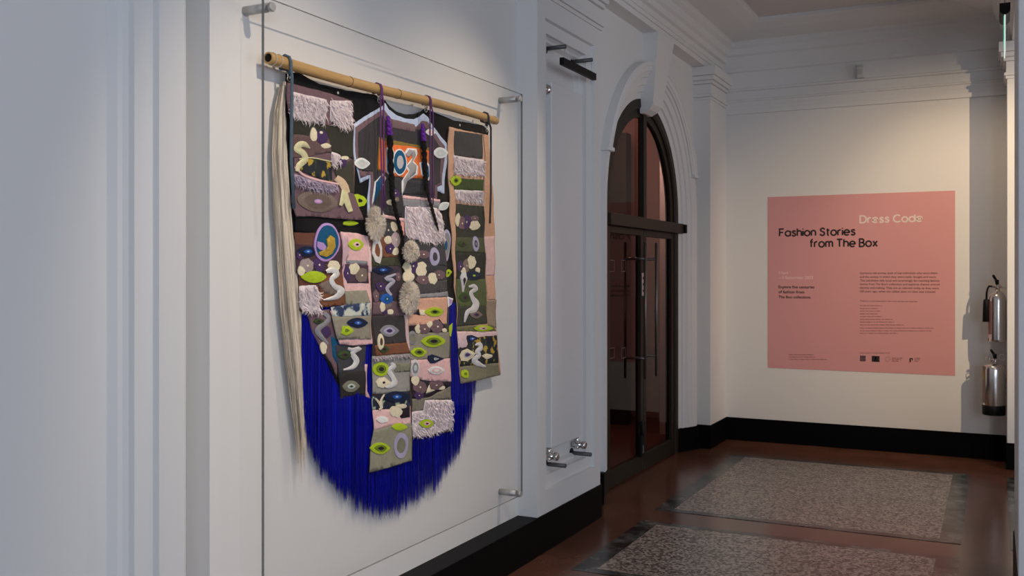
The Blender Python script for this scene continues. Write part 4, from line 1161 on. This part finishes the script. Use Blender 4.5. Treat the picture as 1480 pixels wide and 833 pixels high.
PEGS = [(5.101, 2.861, 'upper near grey rod holding the wire of the black rail'), (5.51, 2.866, 'upper far grey rod holding the wire of the black rail'),
        (5.101, .4465, 'lower grey rod beside the radiator valve nearest the textile hanging'), (5.492, .446, 'lower grey rod under the radiator on the side of the arched door')]
proto = None
for yy, zz, lb in PEGS:
    if proto is None:
        bm = bmesh.new(); add_tube(bm, [(0.006, 0, 0), (.134, 0, 0)], .0125, 16); bmesh.ops.recalc_face_normals(bm, faces=bm.faces)
        proto = from_bm('wall_rod', bm, PEG)
        bm = bmesh.new(); add_tube(bm, [(0.0, 0, 0), (.006, 0, 0)], .030, 20); bmesh.ops.recalc_face_normals(bm, faces=bm.faces)
        fl = from_bm('flange', bm, BLACKP, proto); a = proto
    else:
        a = proto.copy(); COL.objects.link(a); b = fl.copy(); COL.objects.link(b); b.parent = a
    a.location = (XN, yy, zz); tag(a, lb, 'rod', 'rods in the pilaster panel')
rail = empty('hanging_rail', (-2.20, 5.28, 2.75))
tag(rail, 'short black rail hung by two wires from the upper rods above the radiator', 'rail')
box('rail_bar', -2.214, -2.187, 5.03, 5.535, 2.742, 2.784, BLACKP, rail, .003)
for yy in (5.101, 5.51): tube('wire', [(XN + .128, yy, 2.850), (XN + .128, yy, 2.783)], .0012, STEEL, rail, 6)

# ------------------------------------------------------------------ pink introduction panel on the end wall
YS = YF - .0035
sign = box('exhibition_panel', -1.865, -.297, YF - .003, YF - .0002, .688, 2.26, PINK)
tag(sign, 'large square pink exhibition introduction panel with black and white lettering on the end wall', 'sign')


def arc(cx, cy, rx, ry, a0, a1, n=14):
    return [(cx + rx * math.cos(math.radians(a0 + (a1 - a0) * i / n)), cy + ry * math.sin(math.radians(a0 + (a1 - a0) * i / n))) for i in range(n + 1)]


ring25 = arc(.25, .25, .25, .25, 0, 360, 26)
s_small = [(.34, .40), (.28, .48), (.19, .50), (.09, .47), (.05, .385), (.09, .31), (.19, .265), (.29, .225), (.34, .14), (.30, .04), (.19, 0), (.08, .02), (.02, .11)]
GL = {'D': ([[(0, 0), (0, .7), (.22, .7)] + arc(.22, .35, .35, .35, 90, -90) + [(0, 0)]], .57), 'r': ([[(0, 0), (0, .5)], arc(.2, .29, .2, .21, 180, 70)], .27), 'e': ([[(0, .25), (.5, .25)] + arc(.25, .25, .25, .25, 0, 315, 22)], .5),
      's': ([s_small], .36), 'C': ([arc(.35, .35, .35, .35, 45, 315, 24)], .62), 'o': ([ring25], .5), 'd': ([ring25, [(.5, 0), (.5, .72)]], .5), 'F': ([[(0, 0), (0, .7), (.42, .7)], [(0, .37), (.36, .37)]], .42),
      'a': ([ring25, [(.5, 0), (.5, .5)]], .5), 'h': ([[(0, 0), (0, .72)], arc(.2, .3, .2, .2, 180, 0) + [(.4, 0)]], .4), 'i': ([[(0, 0), (0, .5)], [(0, .62), (0, .70)]], .0), 'n': ([[(0, 0), (0, .5)], arc(.2, .3, .2, .2, 180, 0) + [(.4, 0)]], .4),
      'S': ([[(x * 1.32, y * 1.4) for x, y in s_small]], .47), 't': ([[(.12, .66), (.12, .12)] + arc(.22, .11, .10, .11, 180, 280, 6), [(0, .5), (.28, .5)]], .28), 'f': ([arc(.24, .6, .12, .12, 70, 180, 8) + [(.12, 0)], [(0, .5), (.28, .5)]], .28),
      'm': ([[(0, 0), (0, .5)], arc(.16, .34, .16, .16, 180, 0) + [(.32, 0)], arc(.48, .34, .16, .16, 180, 0) + [(.64, 0)]], .64), 'T': ([[(0, .7), (.5, .7)], [(.25, .7), (.25, 0)]], .5),
      'B': ([[(0, 0), (0, .7), (.2, .7)] + arc(.2, .53, .18, .17, 90, -90) + [(0, .36), (.22, .36)] + arc(.22, .18, .2, .18, 90, -90) + [(0, 0)]], .42), 'x': ([[(0, 0), (.38, .5)], [(0, .5), (.38, 0)]], .38)}


def headline(name, text, u0, u1, vb, scale_h, m):
    """stroked geometric lettering; u0..u1 is its extent, vb its baseline, scale_h the cap height in pixels"""
    a = at_y(u0, vb, YS); b = at_y(u1, vb, YS); hgt = at_y((u0 + u1) / 2, vb - scale_h, YS).z - a.z
    sc = hgt / .74; sw = .076; x = 0; strokes = []
    for ch in text:
        if ch == ' ': x += .26; continue
        st, adv = GL[ch]
        for s in st: strokes.append([(p[0] + x, p[1]) for p in s])
        x += adv + .155
    tot = x - .155; sx = (b.x - a.x) / (tot + sw * 2)
    v, f = [], []
    for k_, s in enumerate(strokes):
        n = len(s); b0 = len(v); closed = math.dist(s[0], s[-1]) < 1e-6
        for i, p in enumerate(s):
            q0 = s[i - 1] if i else (s[-2] if closed else p); q1 = s[i + 1] if i < n - 1 else (s[1] if closed else p)
            d0 = Vector((p[0] - q0[0], p[1] - q0[1])); d1 = Vector((q1[0] - p[0], q1[1] - p[1]))
            if d0.length < 1e-9: d0 = d1
            if d1.length < 1e-9: d1 = d0
            d0.normalize(); d1.normalize(); nn = Vector((-d0.y - d1.y, d0.x + d1.x)); nn.normalize()
            k = 1 / max(.5, nn.dot(Vector((-d0.y, d0.x))))
            for sg in (1, -1): v.append((a.x + (p[0] + sw + sg * nn.x * sw * k) * sx, YS - .00006 * k_, a.z + (p[1] + sg * nn.y * sw * k) * sc))
        for i in range(n - 1): f.append((b0 + 2 * i, b0 + 2 * i + 2, b0 + 2 * i + 3, b0 + 2 * i + 1))
    return from_data(name, v, f, m, sign)


headline('lettering', 'Dress Code', 1242, 1334, 322.2, 11.6, INKW)['label'] = 'white headline Dress Code'
headline('lettering', 'Fashion Stories', 1125.6, 1237, 341.6, 12, INKB)['label'] = 'black headline Fashion Stories'
headline('lettering', 'from The Box', 1169.6, 1269, 357.4, 12, INKB)['label'] = 'black headline from The Box'


def small_text(text, u0, u1, vb, m, size=None, bold=.004):
    c = bpy.data.curves.new('lettering', 'FONT'); c.body = text; c.size = 1.0; c.offset = bold
    o = bpy.data.objects.new('tmp', c); COL.objects.link(o)
    dg = bpy.context.evaluated_depsgraph_get(); me = bpy.data.meshes.new_from_object(o.evaluated_get(dg)); bpy.data.objects.remove(o)
    a = at_y(u0, vb, YS); b = at_y(u1, vb, YS)
    wd = max(v.co.x for v in me.vertices) - min(v.co.x for v in me.vertices); mn = min(v.co.x for v in me.vertices)
    s = (b.x - a.x) / wd; sz = s if size is None else size
    for v in me.vertices: v.co = Vector((a.x + (v.co.x - mn) * s, YS, a.z + v.co.y * sz))
    return link('lettering', me, m, sign)


small_text('7 April', 1125.2, 1139, 396.3, INKP); small_text('– 3 September 2023', 1125.2, 1175, 403.3, INKP)
for t, u1, vb in (('Explore five centuries', 1177, 416.8), ('of fashion from', 1162.5, 424.0), ('The Box collections.', 1172.5, 431.2)): small_text(t, 1125.2, u1, vb, INKB, None, .022)
for t, u1, vb in (('Garments tell stories, both of the individuals who wore them', 1354.5, 396.3), ('and the society in which they were made, bought and worn.', 1353.5, 401.7), ('This exhibition tells local and surprisingly far-reaching fashion', 1358, 407.0),
                  ('stories from The Box’s collections and explores themes around', 1357.8, 412.2), ('identity and making. They are as relevant today as they were', 1357, 417.5), ('100 years ago, when the oldest item on view was created.', 1352.5, 422.6)):
    small_text(t, 1242.8, u1, vb, INKD, None, .012)
small_text('Thank you to the following for their time, objects and expertise:', 1242.8, 1326, 436.0, INKD)


def tiny_lines(lines, m):
    """lines too small to read in the photograph: word-length dashes"""
    r = random.Random(3); v, f = [], []
    for u0, u1, vb, hp in lines:
        u = u0
        while u < u1 - 1:
            wd = min(r.uniform(2.5, 9), u1 - u); a = at_y(u, vb, YS); b = at_y(u + wd - .8, vb - hp, YS); n = len(v)
            v += [(a.x, YS, a.z), (b.x, YS, a.z), (b.x, YS, b.z), (a.x, YS, b.z)]; f.append((n, n + 1, n + 2, n + 3)); u += wd
    o = from_data('small_print', v, f, m, sign, kind='stuff'); return o


rows = [(1242.8, u, v, .9) for u, v in ((1276, 442.6), (1270, 446.7), (1273.5, 450.4), (1269, 454.4), (1276, 458.3), (1291, 462.4), (1293, 466.3), (1307, 470.4), (1350, 475), (1347, 479), (1297.5, 482.5))]
rows += [(1140, 1177, 513.4, .8), (1140, 1179, 516.8, .8), (1140, 1196, 520.2, .8), (1242.8, 1287, 511.0, .8)]
rows += [(1289, 1306, 518.5, 1.0), (1289, 1303, 520.8, 1.0), (1289, 1299, 523, 1.0), (1321.5, 1331.5, 518.6, 1.0), (1321.5, 1330, 520.8, 1.0), (1321.5, 1328, 523, 1.0)]
tiny_lines(rows, mat('soft_print', (.30, .12, .125, 1), .6))


def mark(name, rects, m):
    v, f = [], []
    for u0, v0, u1, v1 in rects:
        a = at_y(u0, v1, YS - .0002); b = at_y(u1, v0, YS - .0002); n = len(v)
        v += [(a.x, a.y, a.z), (b.x, a.y, a.z), (b.x, a.y, b.z), (a.x, a.y, b.z)]; f.append((n, n + 1, n + 2, n + 3))
    return from_data(name, v, f, m, sign)


mark('square_logo', [(1242.8 + .1, 514.6 + i * 2.1, 1251.2, 514.6 + i * 2.1 + 1.4) for i in range(4)], INKB)
mark('black_logo', [(1260, 515, 1271.2, 523.2)], INKB)
mark('black_logo_emblem', [(1264.4, 516.2, 1266.6, 518.8), (1263.4, 519.2, 1267.6, 519.9), (1262.6, 521, 1268.4, 521.5)], INKP)
v, f = [], []
for i in range(14):
    a = i * math.pi / 6.5; q = at_y(1283 + 3.2 * math.cos(a), 519.6 - 3.2 * math.sin(a), YS - .0002); n = len(v); e = .0025
    v += [(q.x - e, q.y, q.z - e), (q.x + e, q.y, q.z - e), (q.x + e, q.y, q.z + e), (q.x - e, q.y, q.z + e)]; f.append((n, n + 1, n + 2, n + 3))
from_data('ring_logo', v, f, mat('soft_print', (0, 0, 0, 1)), sign)
mark('arrow_logo', [(1314.4, 517.8, 1316.6, 523.8), (1316.6, 517.8, 1319.4, 519.4), (1318, 519.4, 1319.4, 521.2)], INKB)

# ------------------------------------------------------------------ small things on the end wall and right pilaster
det = empty('wall_sensor', (-1.05, YF - .03, 3.33)); tag(det, 'small grey sensor box on the frieze high above the pink panel', 'sensor')
box('housing', -1.082, -1.018, YF - .085, YF - .034, 3.272, 3.39, GREYP, det, .006)
box('lens', -1.072, -1.040, YF - .088, YF - .084, 3.30, 3.35, mat('sensor_lens', (.5, .5, .5, 1), .3), det, .002)
box('cover', -1.074, -1.026, YF - .0865, YF - .0845, 3.362, 3.38, mat('sensor_lens', (.5, .5, .5, 1), .3), det, .001)

YE = 8.80


def extinguisher_head(root, x, z, y=YE):
    bm = bmesh.new()
    add_tube(bm, [(x, y, z), (x, y, z + .05)], .018, 12); add_tube(bm, [(x - .035, y, z + .028), (x + .03, y, z + .028)], .011, 10); add_tube(bm, [(x, y, z + .05), (x, y, z + .065)], [.013, .010], 10)
    bmesh.ops.recalc_face_normals(bm, faces=bm.faces)
    from_bm('valve', bm, CHROME, root)
    bm = bmesh.new()
    for p, q, wd in (((x - .006, y + .02, z + .055), (x - .012, y - .085, z + .085), .009), ((x + .002, y + .02, z + .062), (x - .030, y - .055, z + .118), .010)):
        add_tube(bm, [p, q], wd, 8)
    add_box(bm, x - .016, x + .012, y - .02, y + .02, z + .048, z + .085, .005)
    from_bm('squeeze_lever', bm, BLACKP, root)


ex = empty('fire_extinguisher', (.008, YE, .995)); tag(ex, 'upper stainless fire extinguisher with a black discharge horn on the right pilaster', 'extinguisher', 'fire extinguishers by the end wall')
CXE = .022
lathe('cylinder', [(.0, .998), (.055, .998), (.064, 1.004), (.066, 1.02), (.066, 1.335), (.062, 1.365), (.05, 1.39), (.03, 1.405), (.018, 1.415), (.018, 1.43)], CXE, YE, STAINLESS, ex)
extinguisher_head(ex, CXE, 1.42)
bm = bmesh.new(); add_tube(bm, [(CXE - .03, YE, 1.448), (CXE - .06, YE - .005, 1.452), (-.048, YE - .01, 1.435), (-.056, YE - .01, 1.40), (-.058, YE - .01, 1.34)], .008, 10)
bmesh.ops.recalc_face_normals(bm, faces=bm.faces); from_bm('hose', bm, BLACKP, ex)
lathe('discharge_horn', [(.010, 1.345), (.020, 1.34), (.023, 1.31), (.028, 1.162), (.024, 1.160), (.020, 1.30)], -.060, YE - .01, BLACKP, ex, 20)
bm = bmesh.new(); add_box(bm, -.052, CXE - .058, YE - .02, YE + .005, 1.272, 1.305, .004); add_box(bm, CXE - .068, CXE - .055, YE - .014, YE + .006, 1.005, 1.03, .003)
from_bm('horn_clip', bm, BLACKP, ex)


def body_label(root, r, z0, z1, a0, a1, m, cx, name='label_sheet'):
    v, f = [], []; n = 8
    for i in range(n + 1):
        a = math.radians(a0 + (a1 - a0) * i / n); v += [(cx + r * math.cos(a), YE + r * math.sin(a), z0), (cx + r * math.cos(a), YE + r * math.sin(a), z1)]
    for i in range(n): f.append((2 * i, 2 * i + 2, 2 * i + 3, 2 * i + 1))
    return from_data(name, v, f, m, root, True)


body_label(ex, .0672, 1.06, 1.33, 172, 236, mat('faded_red_label', (.30, .16, .15, 1), .5), CXE)
bm = bmesh.new(); add_box(bm, CXE + .04, .092, YE + .01, YE + .03, 1.14, 1.19, .003); add_box(bm, CXE + .03, .092, YE + .0, YE + .02, 1.43, 1.45, .003); from_bm('wall_bracket', bm, GREYP, ex)

ex2 = empty('fire_extinguisher', (0, YE, .40)); tag(ex2, 'lower stainless fire extinguisher with a black foot ring and yellow label patch', 'extinguisher', 'fire extinguishers by the end wall')
CX2 = -.004
lathe('cylinder', [(.0, .47), (.080, .47), (.083, .475), (.083, .77), (.078, .795), (.06, .812), (.03, .822), (.018, .828)], CX2, YE, STAINLESS, ex2)
lathe('foot_ring', [(.0, .402), (.080, .402), (.086, .408), (.087, .47), (.084, .482), (.06, .482)], CX2, YE, BLACKP, ex2)
extinguisher_head(ex2, CX2 + .01, .815)
bm = bmesh.new(); rr_ = [(CX2 - .045 + .018 * math.cos(a), YE - .01, .86 + .018 * math.sin(a)) for a in [k * math.pi / 6 for k in range(13)]]; add_tube(bm, rr_, .0025, 6, False)
rr_ = [(CX2 + .058 + .024 * math.cos(a), YE - .01, .875 + .024 * math.sin(a)) for a in [k * math.pi / 6 for k in range(13)]]; add_tube(bm, rr_, .0025, 6, False); from_bm('pull_ring', bm, CHROME, ex2)
body_label(ex2, .0842, .50, .80, 160, 222, mat('faded_brown_label', (.28, .20, .18, 1), .5), CX2)
body_label(ex2, .0848, .69, .76, 180, 216, mat('yellow_label', (.42, .30, .03, 1), .5), CX2, 'yellow_patch')
bm = bmesh.new(); add_box(bm, CX2 + .06, .092, YE + .01, YE + .03, .62, .70, .003); from_bm('wall_bracket', bm, GREYP, ex2)

xs, ye = .060, 7.0
exitb = empty('exit_sign', (xs, ye, 3.2)); tag(exitb, 'green edge-lit exit sign hanging from the ceiling, seen edge on', 'sign')
bm = bmesh.new(); n = 10
pr = [(-.031, 3.268), (.031, 3.268), (.031, 3.230)] + [(.031 * math.cos(a), 3.230 + .036 * math.sin(a) * 1.0) for a in [-i * math.pi / n for i in range(1, n)]] + [(-.031, 3.230)]
a_ = [bm.verts.new((xs + x, ye - .15, z)) for x, z in pr]; b_ = [bm.verts.new((xs + x, ye + .15, z)) for x, z in pr]
for i in range(len(pr)): bm.faces.new((a_[i], a_[(i + 1) % len(pr)], b_[(i + 1) % len(pr)], b_[i]))
bm.faces.new(a_[::-1]); bm.faces.new(b_); bmesh.ops.recalc_face_normals(bm, faces=bm.faces)
from_bm('lamp_housing', bm, BLACKP, exitb)
GRN = mat('lit_green_face', (.02, .30, .16, 1), .3)
_b = GRN.node_tree.nodes['Principled BSDF']; _b.inputs['Emission Color'].default_value = (.10, .75, .45, 1); _b.inputs['Emission Strength'].default_value = .35
EDG = mat('lit_clear_edge', (.7, .8, .78, 1), .2)
_b = EDG.node_tree.nodes['Principled BSDF']; _b.inputs['Emission Color'].default_value = (.8, 1, .95, 1); _b.inputs['Emission Strength'].default_value = .55
bm = bmesh.new(); add_box(bm, xs - .004, xs + .004, ye - .145, ye + .145, 2.975, 3.205); from_bm('clear_blade', bm, EDG, exitb)
box('green_face', xs - .0075, xs - .0045, ye - .14, ye + .14, 3.035, 3.19, GRN, exitb)
for yy in (ye - .12, ye + .12): tube('suspension_wire', [(xs, yy, 3.26), (xs, yy, ZC + .02)], .002, STEEL, exitb, 6)
